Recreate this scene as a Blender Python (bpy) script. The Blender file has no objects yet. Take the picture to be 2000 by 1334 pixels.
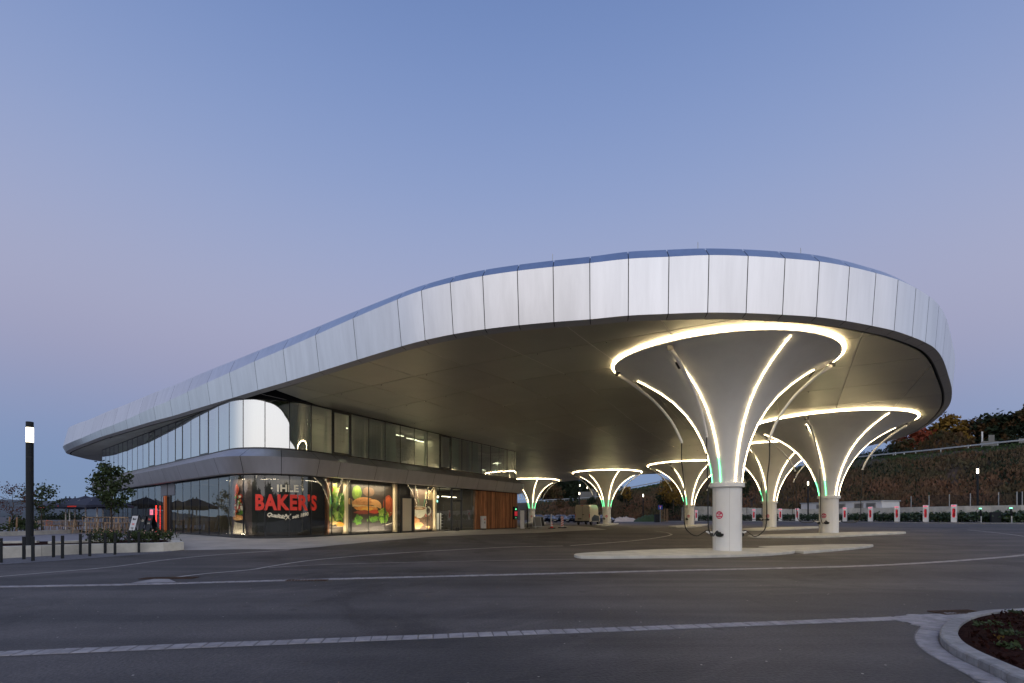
import bpy, bmesh, math, random
import numpy as np
from mathutils import Vector, Matrix
random.seed(7)
rng = np.random.default_rng(7)
S = bpy.context.scene
COL = S.collection
# ---------------------------------------------------------------- camera
F, HY, CH = 944.0, 1009.5, 1.6          # focal length in photo pixels, horizon row, eye height
cam_d = bpy.data.cameras.new("camera"); cam = bpy.data.objects.new("camera", cam_d); COL.objects.link(cam)
cam.location = (0, 0, CH); cam.rotation_euler = (math.radians(90), 0, 0)
cam_d.sensor_width = 36; cam_d.lens = 17.0; cam_d.shift_y = (HY-667)/2000.0
cam_d.clip_start = 0.1; cam_d.clip_end = 9000
S.camera = cam
S.render.engine = 'CYCLES'
S.render.resolution_x = 1024; S.render.resolution_y = 683
# ---------------------------------------------------------------- dusk sky
def lin(r, g, b):
    f = lambda c: (c/255/12.92) if c/255 <= .04045 else ((c/255+.055)/1.055)**2.4
    return (f(r), f(g), f(b), 1)
W = bpy.data.worlds.new("World"); S.world = W; W.use_nodes = True
nt = W.node_tree; N = nt.nodes; L = nt.links
for n in list(N): N.remove(n)
def sky_ramp(stops):
    r = N.new('ShaderNodeValToRGB'); r.color_ramp.interpolation = 'B_SPLINE'
    e = r.color_ramp.elements
    e[0].position = stops[0][0]; e[0].color = stops[0][1]
    e[1].position = stops[-1][0]; e[1].color = stops[-1][1]
    for p, c in stops[1:-1]:
        k = e.new(p); k.color = c
    return r
tc = N.new('ShaderNodeTexCoord'); sep = N.new('ShaderNodeSeparateXYZ'); L.new(tc.outputs['Generated'], sep.inputs[0])
asn = N.new('ShaderNodeMath'); asn.operation = 'ARCSINE'; L.new(sep.outputs['Z'], asn.inputs[0])
el = N.new('ShaderNodeMath'); el.operation = 'DIVIDE'; L.new(asn.outputs[0], el.inputs[0]); el.inputs[1].default_value = math.pi/2
# away from the sunset: blue earth shadow, pink belt, clear blue above
anti = sky_ramp([(0.0, lin(126,147,177)), (.05, lin(124,147,185)), (.10, lin(136,151,188)), (.16, lin(156,158,188)),
                 (.22, lin(165,168,196)), (.29, lin(158,168,202)), (.37, lin(143,161,203)), (.46, lin(124,147,196)), (.54, lin(110,135,186)), (1.0, lin(86,113,170))])
# towards the sunset (behind the camera): pale glow
K_ = 1/2.0     # colour ramps clip at 1, so the bright side is stored halved and doubled again below
sun_side = sky_ramp([(p, (r_*K_, g_*K_, b_*K_, 1)) for p, r_, g_, b_ in ((0.0,1.15,1.0,.92), (.08,1.45,1.36,1.32), (.2,1.42,1.40,1.44), (.36,1.2,1.25,1.36), (.6,.42,.50,.72), (1.0,.093,.165,.402))])
L.new(el.outputs[0], anti.inputs[0]); L.new(el.outputs[0], sun_side.inputs[0])
dot = N.new('ShaderNodeVectorMath'); dot.operation = 'DOT_PRODUCT'; L.new(tc.outputs['Generated'], dot.inputs[0]); dot.inputs[1].default_value = (.05,-.998,0)
mr = N.new('ShaderNodeMapRange'); mr.interpolation_type = 'SMOOTHSTEP'; L.new(dot.outputs['Value'], mr.inputs[0])
mr.inputs[1].default_value = -.25; mr.inputs[2].default_value = .95; mr.inputs[3].default_value = 0; mr.inputs[4].default_value = 1
mx = N.new('ShaderNodeMix'); mx.data_type = 'RGBA'; L.new(mr.outputs[0], mx.inputs[0]); side = sky_ramp([(0.0, (.50,.62,.74,1)), (.07, (.56,.66,.80,1)), (.18, (.52,.56,.72,1)), (.32, (.28,.35,.60,1)), (.5, (.17,.25,.48,1)), (1.0, lin(86,113,170))])
L.new(el.outputs[0], side.inputs[0])
mr2 = N.new('ShaderNodeMapRange'); mr2.interpolation_type = 'SMOOTHSTEP'; L.new(dot.outputs['Value'], mr2.inputs[0]); mr2.inputs[1].default_value = -.75; mr2.inputs[2].default_value = -.15
mx0 = N.new('ShaderNodeMix'); mx0.data_type = 'RGBA'; L.new(mr2.outputs[0], mx0.inputs[0]); L.new(anti.outputs[0], mx0.inputs[6]); L.new(side.outputs[0], mx0.inputs[7]); L.new(mx0.outputs[2], mx.inputs[6]); dbl = N.new('ShaderNodeVectorMath'); dbl.operation = 'SCALE'; dbl.inputs['Scale'].default_value = 2.0; L.new(sun_side.outputs[0], dbl.inputs[0]); L.new(dbl.outputs[0], mx.inputs[7])
bg = N.new('ShaderNodeBackground'); L.new(mx.outputs[2], bg.inputs[0]); bg.inputs[1].default_value = 1.0
wo = N.new('ShaderNodeOutputWorld'); L.new(bg.outputs[0], wo.inputs[0])
S.view_settings.view_transform = 'Standard'; S.view_settings.look = 'None'; S.view_settings.exposure = 0.0; S.view_settings.gamma = 1.0
# ---------------------------------------------------------------- ground height and pixel helpers
_fx = [-4000, 19, 21.8, 25, 29, 31.5, 40, 55, 72, 88, 110, 160, 5000]
_fz = [0, 0, .05, .2, .33, .42, .445, .45, .5, .55, .6, .7, .7]
_tx = np.linspace(-30, 200, 2301)
_tz = np.convolve(np.pad(np.interp(_tx, _fx, _fz), 15, mode='edge'), np.ones(31)/31, mode='valid')
def gz(x, y):
    a = np.asarray(y, dtype=float) - .25*np.clip(np.asarray(x, dtype=float), -60, 60)
    return np.interp(a, _tx, _tz) + .015*np.clip(np.asarray(x, dtype=float)-20, 0, 40)
def g(x, y): return float(gz(x, y))
def at(px, py, Y): return Vector(((px-1000)/F*Y, Y, CH+(HY-py)/F*Y))       # photo pixel + distance -> point
def atz(px, py, z):
    Y = (CH-z)*F/(py-HY); return Vector(((px-1000)/F*Y, Y, z))
def G(px, py, dz=0):
    Y = 10.0
    for _ in range(60):
        z = g((px-1000)/F*Y, Y)+dz
        Y = .5*Y+.5*(CH-z)*F/(py-HY)
    return Vector(((px-1000)/F*Y, Y, g((px-1000)/F*Y, Y)+dz))
# ---------------------------------------------------------------- materials
MATS = {}
def pmat(name, col, rough=.6, metal=0, spec=.5, noise=None, bump=None, emit=None, estr=0, alpha=None, stretch=(1,1,1), coat=0):
    """noise=(scale, amount[, second colour]); bump=(scale, strength)"""
    m = bpy.data.materials.new(name); m.use_nodes = True; MATS[name] = m
    n = m.node_tree.nodes; l = m.node_tree.links; b = n['Principled BSDF']
    c = tuple(col)+(1,) if len(col) == 3 else col
    b.inputs['Base Color'].default_value = c; b.inputs['Roughness'].default_value = rough
    b.inputs['Metallic'].default_value = metal; b.inputs['Specular IOR Level'].default_value = spec
    b.inputs['Coat Weight'].default_value = coat
    if noise or bump:
        t = n.new('ShaderNodeTexCoord'); mp = n.new('ShaderNodeMapping'); mp.inputs['Scale'].default_value = stretch
        ge = n.new('ShaderNodeNewGeometry'); l.new(ge.outputs['Position'], mp.inputs[0])
    if noise:
        tx = n.new('ShaderNodeTexNoise'); tx.inputs['Scale'].default_value = noise[0]; tx.inputs['Detail'].default_value = 6; tx.inputs['Roughness'].default_value = .65
        l.new(mp.outputs[0], tx.inputs[0])
        r = n.new('ShaderNodeValToRGB'); l.new(tx.outputs[0], r.inputs[0])
        r.color_ramp.elements[0].position = .36; r.color_ramp.elements[1].position = .64
        a = noise[1]
        c2 = noise[2] if len(noise) > 2 else tuple(min(1, k*(1+a)) for k in c[:3])
        c1 = c[:3] if len(noise) > 2 else tuple(k*(1-a) for k in c[:3])
        r.color_ramp.elements[0].color = tuple(c1)+(1,); r.color_ramp.elements[1].color = tuple(c2)+(1,)
        l.new(r.outputs[0], b.inputs['Base Color'])
    if bump:
        t2 = n.new('ShaderNodeTexNoise'); t2.inputs['Scale'].default_value = bump[0]; t2.inputs['Detail'].default_value = 5
        l.new(mp.outputs[0], t2.inputs[0])
        bp = n.new('ShaderNodeBump'); bp.inputs['Strength'].default_value = bump[1]; bp.inputs['Distance'].default_value = bump[2] if len(bump) > 2 else .02
        l.new(t2.outputs[0], bp.inputs['Height']); l.new(bp.outputs[0], b.inputs['Normal'])
    if emit:
        b.inputs['Emission Color'].default_value = tuple(emit)+(1,); b.inputs['Emission Strength'].default_value = estr
    return m
def glassmat(name, tint, base, ior, rough=0.0):
    m = bpy.data.materials.new(name); m.use_nodes = True
    n = m.node_tree.nodes; l = m.node_tree.links
    for k in list(n): n.remove(k)
    o = n.new('ShaderNodeOutputMaterial'); mix = n.new('ShaderNodeMixShader'); tr = n.new('ShaderNodeBsdfTransparent'); gl = n.new('ShaderNodeBsdfGlossy')
    tr.inputs[0].default_value = tuple(tint)+(1,); gl.inputs['Roughness'].default_value = rough; gl.inputs[0].default_value = (.93,.97,1,1)
    fr = n.new('ShaderNodeFresnel'); fr.inputs['IOR'].default_value = ior
    ge = n.new('ShaderNodeNewGeometry')
    nz = n.new('ShaderNodeTexNoise'); nz.inputs['Scale'].default_value = .35; l.new(ge.outputs['Position'], nz.inputs[0])
    bp = n.new('ShaderNodeBump'); bp.inputs['Strength'].default_value = .12; bp.inputs['Distance'].default_value = .05; l.new(nz.outputs[0], bp.inputs['Height'])
    l.new(bp.outputs[0], gl.inputs['Normal'])
    mrr = n.new('ShaderNodeMapRange'); mrr.inputs[3].default_value = base; mrr.inputs[4].default_value = 1.0; l.new(fr.outputs[0], mrr.inputs[0])
    l.new(mrr.outputs[0], mix.inputs[0]); l.new(tr.outputs[0], mix.inputs[1]); l.new(gl.outputs[0], mix.inputs[2]); l.new(mix.outputs[0], o.inputs[0])
    return m
M = dict(
 asphalt=pmat('asphalt', (.074,.066,.064), .72, noise=(.5,.2), bump=(26,.8,.02)),
 line=pmat('line_paint', (.40,.38,.37), .7, noise=(3,.25)),
 cobble=pmat('cobble', (.27,.255,.265), .7, noise=(5,.22), bump=(50,.4,.01)),
 joint=pmat('joint_mortar', (.15,.14,.14), .9),
 paving=pmat('paving', (.37,.35,.33), .7, noise=(.8,.14), bump=(40,.2,.01)),
 plaza=pmat('plaza', (.22,.21,.23), .7, noise=(2,.12), bump=(40,.2,.01)),
 gravel=pmat('gravel', (.13,.13,.15), .9, noise=(14,.35), bump=(25,.9,.03)),
 concrete=pmat('concrete', (.49,.475,.43), .75, noise=(1.6,.15), bump=(30,.25,.01)),
 kerb=pmat('kerb', (.25,.245,.25), .7, noise=(9,.2), bump=(70,.5,.01)),
 mulch=pmat('mulch', (.026,.010,.008), 1.0, spec=.05, noise=(20,.5), bump=(20,1,.05)),
 grass=pmat('grass', (.03,.055,.015), .9, noise=(6,.4)),
 bank=pmat('bank_soil', (.075,.045,.030), .95, noise=(.22,.3,(.030,.030,.016)), bump=(2,1,.3)),
 scrub=pmat('scrub', (.15,.075,.042), .95, noise=(.13,.3,(.055,.052,.024))),
 hill=pmat('hill', (.060,.078,.092), .95, noise=(.01,.3)),  # base colour lightened and blued to carry the distance haze
 alu=pmat('alu', (.62,.63,.67), .33, metal=1, noise=(1.0,.06), bump=(16,.05,.01), stretch=(2.2,2.2,.10)),
 alu2=pmat('alu_band', (.60,.59,.62), .46, metal=1, noise=(.8,.06), bump=(12,.04,.01), stretch=(2,2,.12)),
 soffit=pmat('soffit', (.47,.46,.385), .40, metal=.55, spec=.6, noise=(.3,.06), bump=(1.2,.02,.02)),
 dark=pmat('dark_metal', (.018,.018,.02), .5),
 black=pmat('black', (.006,.006,.006), .6),
 frame=pmat('window_frame', (.02,.021,.023), .4, spec=.5),
 white=pmat('white_paint', (.74,.735,.72), .32, spec=.5, noise=(1.2,.03)),
 cream=pmat('cream', (.62,.54,.38), .6),
 wood=pmat('wood', (.42,.17,.07), .6, noise=(2.5,.45), stretch=(3,3,.25)),
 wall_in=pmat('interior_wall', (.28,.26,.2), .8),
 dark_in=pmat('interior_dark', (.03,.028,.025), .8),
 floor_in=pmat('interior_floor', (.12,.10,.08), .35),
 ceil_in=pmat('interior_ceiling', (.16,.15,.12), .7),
 curtain=pmat('curtain', (.34,.44,.33), .9), curtain2=pmat('curtain_beige', (.42,.38,.26), .9),
 led=pmat('led_warm', (.9,.9,.85), .4, emit=(1,.76,.42), estr=52),
 leds=pmat('led_strip', (.9,.9,.85), .4, emit=(1,.79,.45), estr=13),
 ledg=pmat('led_green', (.5,.9,.6), .4, emit=(.15,1,.42), estr=4),
 lamp=pmat('lamp_glass', (.9,.9,.8), .4, emit=(1,.87,.62), estr=6),
 tube=pmat('ceiling_tube', (.9,.9,.8), .4, emit=(1,.9,.66), estr=5),
 exit=pmat('exit_sign', (.1,.7,.6), .4, emit=(.35,1,.9), estr=2.2),
 redneon=pmat('red_neon', (.9,.05,.03), .4, emit=(1,.04,.03), estr=3),
 redlit=pmat('red_lit', (.9,.02,.05), .4, emit=(1,.03,.06), estr=.22),
 pinklit=pmat('pink_lit', (.9,.3,.4), .4, emit=(1,.18,.28), estr=.8),
 anth=pmat('anthracite', (.016,.019,.023), .6, spec=.2), signback=pmat('sign_back', (.15,.15,.145), .7), panelgrey=pmat('panel_grey', (.13,.13,.16), .5),
 lettred=pmat('letter_red', (.80,.04,.02), .55), lettcream=pmat('letter_cream', (.84,.76,.56), .55),
 foil=pmat('print_black', (.010,.012,.012), .45),
 magenta=pmat('magenta', (.55,.02,.09), .4), rubber=pmat('rubber', (.008,.008,.009), .5),
 navy=pmat('navy_fabric', (.030,.036,.065), .85), bevel=pmat('fascia_bevel', (.42,.41,.40), .5, metal=.3), jlight=pmat('joint_light', (.75,.72,.65), .5), rust=pmat('rust', (.06,.032,.02), .9, noise=(20,.4)),
 wicker=pmat('wicker', (.32,.22,.14), .7, noise=(30,.4)),
 navycar=pmat('car_navy', (.012,.022,.065), .22, spec=.6, coat=1), vanwhite=pmat('van_white', (.66,.60,.46), .3, coat=.6), vanblue=pmat('van_blue', (.012,.03,.05), .6),
 carglass=pmat('car_glass', (.008,.01,.014), .06, spec=.8), chrome=pmat('chrome', (.6,.6,.6), .2, metal=1),
 tail=pmat('tail_light', (.5,.02,.02), .3), plate=pmat('plate', (.6,.6,.58), .5),
 orange=pmat('orange_panel', (.7,.16,.03), .5), red=pmat('red_sign', (.62,.03,.02), .5), signblue=pmat('sign_blue', (.01,.05,.35), .4),
 galv=pmat('galvanised', (.42,.44,.46), .45, metal=.6), post=pmat('timber_post', (.26,.16,.09), .8),
 bark=pmat('bark', (.06,.045,.035), .9, bump=(20,.6,.02)),
 lgreen=pmat('leaf_green', (.04,.06,.022), .7, spec=.3, noise=(3,.4)), ldark=pmat('leaf_dark', (.018,.028,.014), .8, spec=.2, noise=(.4,.4)),
 lred=pmat('leaf_red', (.17,.035,.015), .8, spec=.2, noise=(.6,.4)), lbrown=pmat('leaf_brown', (.085,.04,.016), .8, spec=.2, noise=(.5,.4,(.04,.04,.015))),
 lyellow=pmat('leaf_yellow', (.17,.10,.018), .8, spec=.2, noise=(.8,.4)), laurel=pmat('leaf_laurel', (.03,.055,.022), .45, noise=(5,.4)), lmaroon=pmat('leaf_maroon', (.07,.02,.015), .8),
 plaster_sand=pmat('sand', (.55,.44,.35), .95, noise=(1,.15)), flower=pmat('petal', (.6,.35,.28), .7), trafo=pmat('render_white', (.62,.62,.63), .7, noise=(2,.04)), trafoin=pmat('louvre_grey', (.36,.34,.32), .6),
)
M['glass_up'] = glassmat('glass_upper', (.80,.92,.80), .60, 1.5)
M['glass_lo'] = glassmat('glass_lower', (.9,.92,.9), .05, 1.5)
def vary(key, lo, hi):       # slight difference of tone from piece to piece
    m = M[key]; n = m.node_tree.nodes; l = m.node_tree.links; b = n['Principled BSDF']; src = b.inputs['Base Color'].links[0].from_socket
    oi = n.new('ShaderNodeObjectInfo'); mr_ = n.new('ShaderNodeMapRange'); mr_.inputs[3].default_value = lo; mr_.inputs[4].default_value = hi; l.new(oi.outputs['Random'], mr_.inputs[0])
    mu = n.new('ShaderNodeVectorMath'); mu.operation = 'SCALE'; l.new(src, mu.inputs[0]); l.new(mr_.outputs[0], mu.inputs['Scale']); l.new(mu.outputs[0], b.inputs['Base Color'])
vary('cobble', .88, 1.12); vary('concrete', .88, 1.12); vary('wood', .5, 1.3); vary('alu', .96, 1.03); vary('soffit', .93, 1.06); vary('kerb', .85, 1.15)
# asphalt: worn tracks, stains and bright chips on top of the base noise
def build_asphalt():
    m = M['asphalt']; n = m.node_tree.nodes; l = m.node_tree.links; b = n['Principled BSDF']
    src = b.inputs['Base Color'].links[0].from_socket
    ge = n.new('ShaderNodeNewGeometry')
    mp = n.new('ShaderNodeMapping'); mp.inputs['Scale'].default_value = (.06,.6,1); mp.inputs['Rotation'].default_value = (0,0,.12); l.new(ge.outputs['Position'], mp.inputs[0])
    t = n.new('ShaderNodeTexNoise'); t.inputs['Scale'].default_value = 1.0; t.inputs['Detail'].default_value = 8; t.inputs['Distortion'].default_value = .8; l.new(mp.outputs[0], t.inputs[0])
    r = n.new('ShaderNodeValToRGB'); r.color_ramp.elements[0].position = .40; r.color_ramp.elements[1].position = .62
    r.color_ramp.elements[0].color = (.62,.62,.64,1); r.color_ramp.elements[1].color = (1.3,1.28,1.3,1); l.new(t.outputs[0], r.inputs[0])
    mu = n.new('ShaderNodeMix'); mu.data_type = 'RGBA'; mu.blend_type = 'MULTIPLY'; mu.inputs[0].default_value = .8; l.new(src, mu.inputs[6]); l.new(r.outputs[0], mu.inputs[7])
    # fine aggregate
    v = n.new('ShaderNodeTexNoise'); v.inputs['Scale'].default_value = 24; v.inputs['Detail'].default_value = 5; v.inputs['Roughness'].default_value = .8; l.new(ge.outputs['Position'], v.inputs[0])
    r2 = n.new('ShaderNodeValToRGB'); r2.color_ramp.elements[0].position = .35; r2.color_ramp.elements[1].position = .75
    r2.color_ramp.elements[0].color = (.58,.58,.58,1); r2.color_ramp.elements[1].color = (1.6,1.6,1.6,1); l.new(v.outputs[0], r2.inputs[0])
    m2 = n.new('ShaderNodeMix'); m2.data_type = 'RGBA'; m2.blend_type = 'MULTIPLY'; m2.inputs[0].default_value = 1; l.new(mu.outputs[2], m2.inputs[6]); l.new(r2.outputs[0], m2.inputs[7])
    # pale chips
    vo = n.new('ShaderNodeTexVoronoi'); vo.inputs['Scale'].default_value = 3.2; l.new(ge.outputs['Position'], vo.inputs[0])
    lt = n.new('ShaderNodeMath'); lt.operation = 'LESS_THAN'; lt.inputs[1].default_value = .040; l.new(vo.outputs['Distance'], lt.inputs[0])
    m3 = n.new('ShaderNodeMix'); m3.data_type = 'RGBA'; l.new(lt.outputs[0], m3.inputs[0]); l.new(m2.outputs[2], m3.inputs[6]); m3.inputs[7].default_value = (.45,.42,.38,1)
    # damp / oil patches in the lanes under the roof
    t4 = n.new('ShaderNodeTexNoise'); t4.inputs['Scale'].default_value = .16; t4.inputs['Detail'].default_value = 9; t4.inputs['Roughness'].default_value = .7; t4.inputs['Distortion'].default_value = 1.5
    l.new(ge.outputs['Position'], t4.inputs[0])
    r4 = n.new('ShaderNodeValToRGB'); r4.color_ramp.elements[0].position = .52; r4.color_ramp.elements[1].position = .60
    r4.color_ramp.elements[0].color = (1,1,1,1); r4.color_ramp.elements[1].color = (.50,.48,.47,1); l.new(t4.outputs[0], r4.inputs[0])
    m4 = n.new('ShaderNodeMix'); m4.data_type = 'RGBA'; m4.blend_type = 'MULTIPLY'; m4.inputs[0].default_value = .8; l.new(m3.outputs[2], m4.inputs[6]); l.new(r4.outputs[0], m4.inputs[7])
    # drips
    vd = n.new('ShaderNodeTexVoronoi'); vd.inputs['Scale'].default_value = .9; l.new(ge.outputs['Position'], vd.inputs[0])
    rd = n.new('ShaderNodeValToRGB'); rd.color_ramp.elements[0].position = .05; rd.color_ramp.elements[1].position = .085; rd.color_ramp.elements[0].color = (.62,.6,.6,1); rd.color_ramp.elements[1].color = (1,1,1,1); l.new(vd.outputs['Distance'], rd.inputs[0])
    md = n.new('ShaderNodeMix'); md.data_type = 'RGBA'; md.blend_type = 'MULTIPLY'; md.inputs[0].default_value = .9; l.new(m4.outputs[2], md.inputs[6]); l.new(rd.outputs[0], md.inputs[7]); m4 = md
    # faint tyre arcs
    mp2 = n.new('ShaderNodeMapping'); mp2.inputs['Location'].default_value = (-9, 3, 0); l.new(ge.outputs['Position'], mp2.inputs[0])
    wv = n.new('ShaderNodeTexWave'); wv.wave_type = 'RINGS'; wv.rings_direction = 'Z'; wv.inputs['Scale'].default_value = .55; wv.inputs['Distortion'].default_value = 2.5; wv.inputs['Detail'].default_value = 4; wv.inputs['Detail Scale'].default_value = .6; l.new(mp2.outputs[0], wv.inputs[0])
    mk = n.new('ShaderNodeTexNoise'); mk.inputs['Scale'].default_value = .22; mk.inputs['Detail'].default_value = 3; l.new(ge.outputs['Position'], mk.inputs[0])
    rk = n.new('ShaderNodeValToRGB'); rk.color_ramp.elements[0].position = .5; rk.color_ramp.elements[1].position = .62; l.new(mk.outputs[0], rk.inputs[0])
    rw = n.new('ShaderNodeValToRGB'); rw.color_ramp.elements[0].position = .78; rw.color_ramp.elements[1].position = .98; rw.color_ramp.elements[0].color = (1,1,1,1); rw.color_ramp.elements[1].color = (1.28,1.26,1.25,1); l.new(wv.outputs[0], rw.inputs[0])
    m5 = n.new('ShaderNodeMix'); m5.data_type = 'RGBA'; m5.blend_type = 'MULTIPLY'; l.new(rk.outputs[0], m5.inputs[0]); l.new(m4.outputs[2], m5.inputs[6]); l.new(rw.outputs[0], m5.inputs[7])
    l.new(m5.outputs[2], b.inputs['Base Color'])
build_asphalt()
# ---------------------------------------------------------------- mesh helpers
def new(name, me, parent=None, mats=None):
    o = bpy.data.objects.new(name, me); COL.objects.link(o)
    if parent is not None: o.parent = parent
    return o
def mesh(name, v, f, mat, parent=None, smooth=False, fm=None):
    me = bpy.data.meshes.new(name); me.from_pydata([tuple(p) for p in v], [], f)
    for m in (mat if isinstance(mat, (list, tuple)) else [mat]): me.materials.append(M[m] if isinstance(m, str) else m)
    if fm is not None: me.polygons.foreach_set('material_index', fm)
    if smooth: me.polygons.foreach_set('use_smooth', [True]*len(me.polygons))
    me.update()
    return new(name, me, parent)
def tag(o, label=None, cat=None, group=None, kind=None):
    if label: o['label'] = label
    if cat: o['category'] = cat
    if group: o['group'] = group
    if kind: o['kind'] = kind
    return o
def empty(name, loc, rz=0, label=None, cat=None, group=None):
    o = bpy.data.objects.new(name, None); COL.objects.link(o); o.empty_display_size = .2
    o.location = loc; o.rotation_euler = (0, 0, rz)
    return tag(o, label, cat, group)
def copy_tree(o, parent=None):
    c = o.copy(); COL.objects.link(c)
    if parent is not None: c.parent = parent
    for ch in [k for k in bpy.data.objects if k.parent == o]: copy_tree(ch, c)
    return c
class MB:
    def __init__(s): s.v = []; s.f = []; s.m = []
    def add(s, v, f, mi=0):
        k = len(s.v); s.v += [tuple(p) for p in v]; s.f += [tuple(i+k for i in q) for q in f]; s.m += [mi]*len(f); return s
    def box(s, x0, y0, z0, x1, y1, z1, mi=0, ch=0):
        if ch:
            c = ch
            b = [(x0+c,y0),(x1-c,y0),(x1,y0+c),(x1,y1-c),(x1-c,y1),(x0+c,y1),(x0,y1-c),(x0,y0+c)]
            v = [(x,y,z0) for x,y in b]+[(x,y,z1) for x,y in b]
            f = [tuple(range(7,-1,-1)), tuple(range(8,16))]+[(i,(i+1)%8,8+(i+1)%8,8+i) for i in range(8)]
            return s.add(v, f, mi)
        v = [(x0,y0,z0),(x1,y0,z0),(x1,y1,z0),(x0,y1,z0),(x0,y0,z1),(x1,y0,z1),(x1,y1,z1),(x0,y1,z1)]
        return s.add(v, [(3,2,1,0),(4,5,6,7),(0,1,5,4),(1,2,6,5),(2,3,7,6),(3,0,4,7)], mi)
    def beam(s, a, b, w, h, mi=0):        # box between two points, width w, height h
        a = Vector(a); b = Vector(b); d = (b-a).normalized()
        u = Vector((0,0,1)) if abs(d.z) < .95 else Vector((0,1,0))
        r = d.cross(u).normalized(); u = r.cross(d)
        v = [p+r*i*w/2+u*j*h/2 for p in (a, b) for i, j in ((-1,-1),(1,-1),(1,1),(-1,1))]
        return s.add(v, [(3,2,1,0),(4,5,6,7),(0,1,5,4),(1,2,6,5),(2,3,7,6),(3,0,4,7)], mi)
    def tube(s, pts, r, n=8, mi=0, caps=True):
        pts = [Vector(p) for p in pts]; rr = r if isinstance(r, (list, tuple)) else [r]*len(pts)
        v = []; prev = None
        for i, p in enumerate(pts):
            d = (pts[min(i+1, len(pts)-1)]-pts[max(i-1, 0)]).normalized()
            if prev is None:
                a = Vector((0,0,1)) if abs(d.z) < .9 else Vector((1,0,0)); prev = d.cross(a).normalized()
            prev = (prev-d*prev.dot(d)).normalized(); b = d.cross(prev)
            for k in range(n):
                t = 2*math.pi*k/n; v.append(p+(prev*math.cos(t)+b*math.sin(t))*rr[i])
        f = []
        for i in range(len(pts)-1):
            for k in range(n): f.append((i*n+k, i*n+(k+1)%n, (i+1)*n+(k+1)%n, (i+1)*n+k))
        if caps: f.append(tuple(range(n-1,-1,-1))); f.append(tuple(range((len(pts)-1)*n, len(pts)*n)))
        return s.add(v, f, mi)
    def lathe(s, prof, n=24, mi=0, c=(0,0)):
        v = [(c[0]+r*math.cos(2*math.pi*k/n), c[1]+r*math.sin(2*math.pi*k/n), z) for r, z in prof for k in range(n)]
        f = [(i*n+k, i*n+(k+1)%n, (i+1)*n+(k+1)%n, (i+1)*n+k) for i in range(len(prof)-1) for k in range(n)]
        return s.add(v, f, mi)
    def cyl(s, c, r, z0, z1, n=20, mi=0):
        return s.lathe([(1e-4,z0),(r,z0),(r,z1),(1e-4,z1)], n, mi, c)
    def build(s, name, mat, parent=None, smooth=False): return mesh(name, s.v, s.f, mat, parent, smooth, s.m)
def shade_auto(o, ang=40):
    me = o.data; me.polygons.foreach_set('use_smooth', [True]*len(me.polygons))
    bm = bmesh.new(); bm.from_mesh(me)
    bmesh.ops.recalc_face_normals(bm, faces=bm.faces)
    for e in bm.edges:
        if len(e.link_faces) == 2 and e.calc_face_angle(0) > math.radians(ang): e.smooth = False
    bm.to_mesh(me); bm.free(); return o
def catmull(P, n=6, closed=False):
    P = [np.array(p, dtype=float) for p in P]; out = []; m = len(P)
    for i in range(m if closed else m-1):
        if closed: a, b, c, d = P[(i-1) % m], P[i], P[(i+1) % m], P[(i+2) % m]
        else: a, b, c, d = P[max(i-1,0)], P[i], P[i+1], P[min(i+2,m-1)]
        for k in range(n):
            t = k/n; out.append(.5*((2*b)+(-a+c)*t+(2*a-5*b+4*c-d)*t*t+(-a+3*b-3*c+d)*t**3))
    if not closed: out.append(P[-1])
    return out
def clip_half(poly, p, nrm):                 # keep the side where (q-p).n >= 0
    out = []
    for i in range(len(poly)):
        a, b = poly[i], poly[(i+1) % len(poly)]
        da = (a[0]-p[0])*nrm[0]+(a[1]-p[1])*nrm[1]; db = (b[0]-p[0])*nrm[0]+(b[1]-p[1])*nrm[1]
        if da >= 0: out.append(a)
        if (da > 0 > db) or (da < 0 < db):
            t = da/(da-db); out.append((a[0]+(b[0]-a[0])*t, a[1]+(b[1]-a[1])*t))
    return out
def clip_cell(poly, o, u, v, lu, lv):        # polygon cut down to the rectangle o + [0,lu]u + [0,lv]v
    P = clip_half(poly, o, u)
    if P: P = clip_half(P, (o[0]+u[0]*lu, o[1]+u[1]*lu), (-u[0],-u[1]))
    if P: P = clip_half(P, o, v)
    if P: P = clip_half(P, (o[0]+v[0]*lv, o[1]+v[1]*lv), (-v[0],-v[1]))
    return P
def area(P): return .5*sum(P[i][0]*P[(i+1) % len(P)][1]-P[(i+1) % len(P)][0]*P[i][1] for i in range(len(P)))
def drape(poly, name, dz, mat, cell=.6, parent=None):     # a thin sheet that follows the ground inside an outline
    poly = [(p[0], p[1]) for p in poly]
    if area(poly) < 0: poly = poly[::-1]
    xs = [p[0] for p in poly]; ys = [p[1] for p in poly]; mb = MB()
    x = math.floor(min(xs)/cell)*cell
    while x < max(xs):
        strip = clip_cell(poly, (x, min(ys)-1), (1,0), (0,1), cell, max(ys)-min(ys)+2)
        if len(strip) > 2:
            y = math.floor(min(ys)/cell)*cell
            while y < max(ys):
                c = clip_cell(strip, (x, y), (1,0), (0,1), cell, cell)
                if len(c) > 2 and abs(area(c)) > 1e-5: mb.add([(p[0], p[1], g(*p)+dz) for p in c], [tuple(range(len(c)))])
                y += cell
        x += cell
    return mb.build(name, mat, parent)
def inside(p, poly):
    c = False; n = len(poly)
    for i in range(n):
        a, b = poly[i], poly[(i+1) % n]
        if (a[1] > p[1]) != (b[1] > p[1]) and p[0] < (b[0]-a[0])*(p[1]-a[1])/(b[1]-a[1])+a[0]: c = not c
    return c
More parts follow.
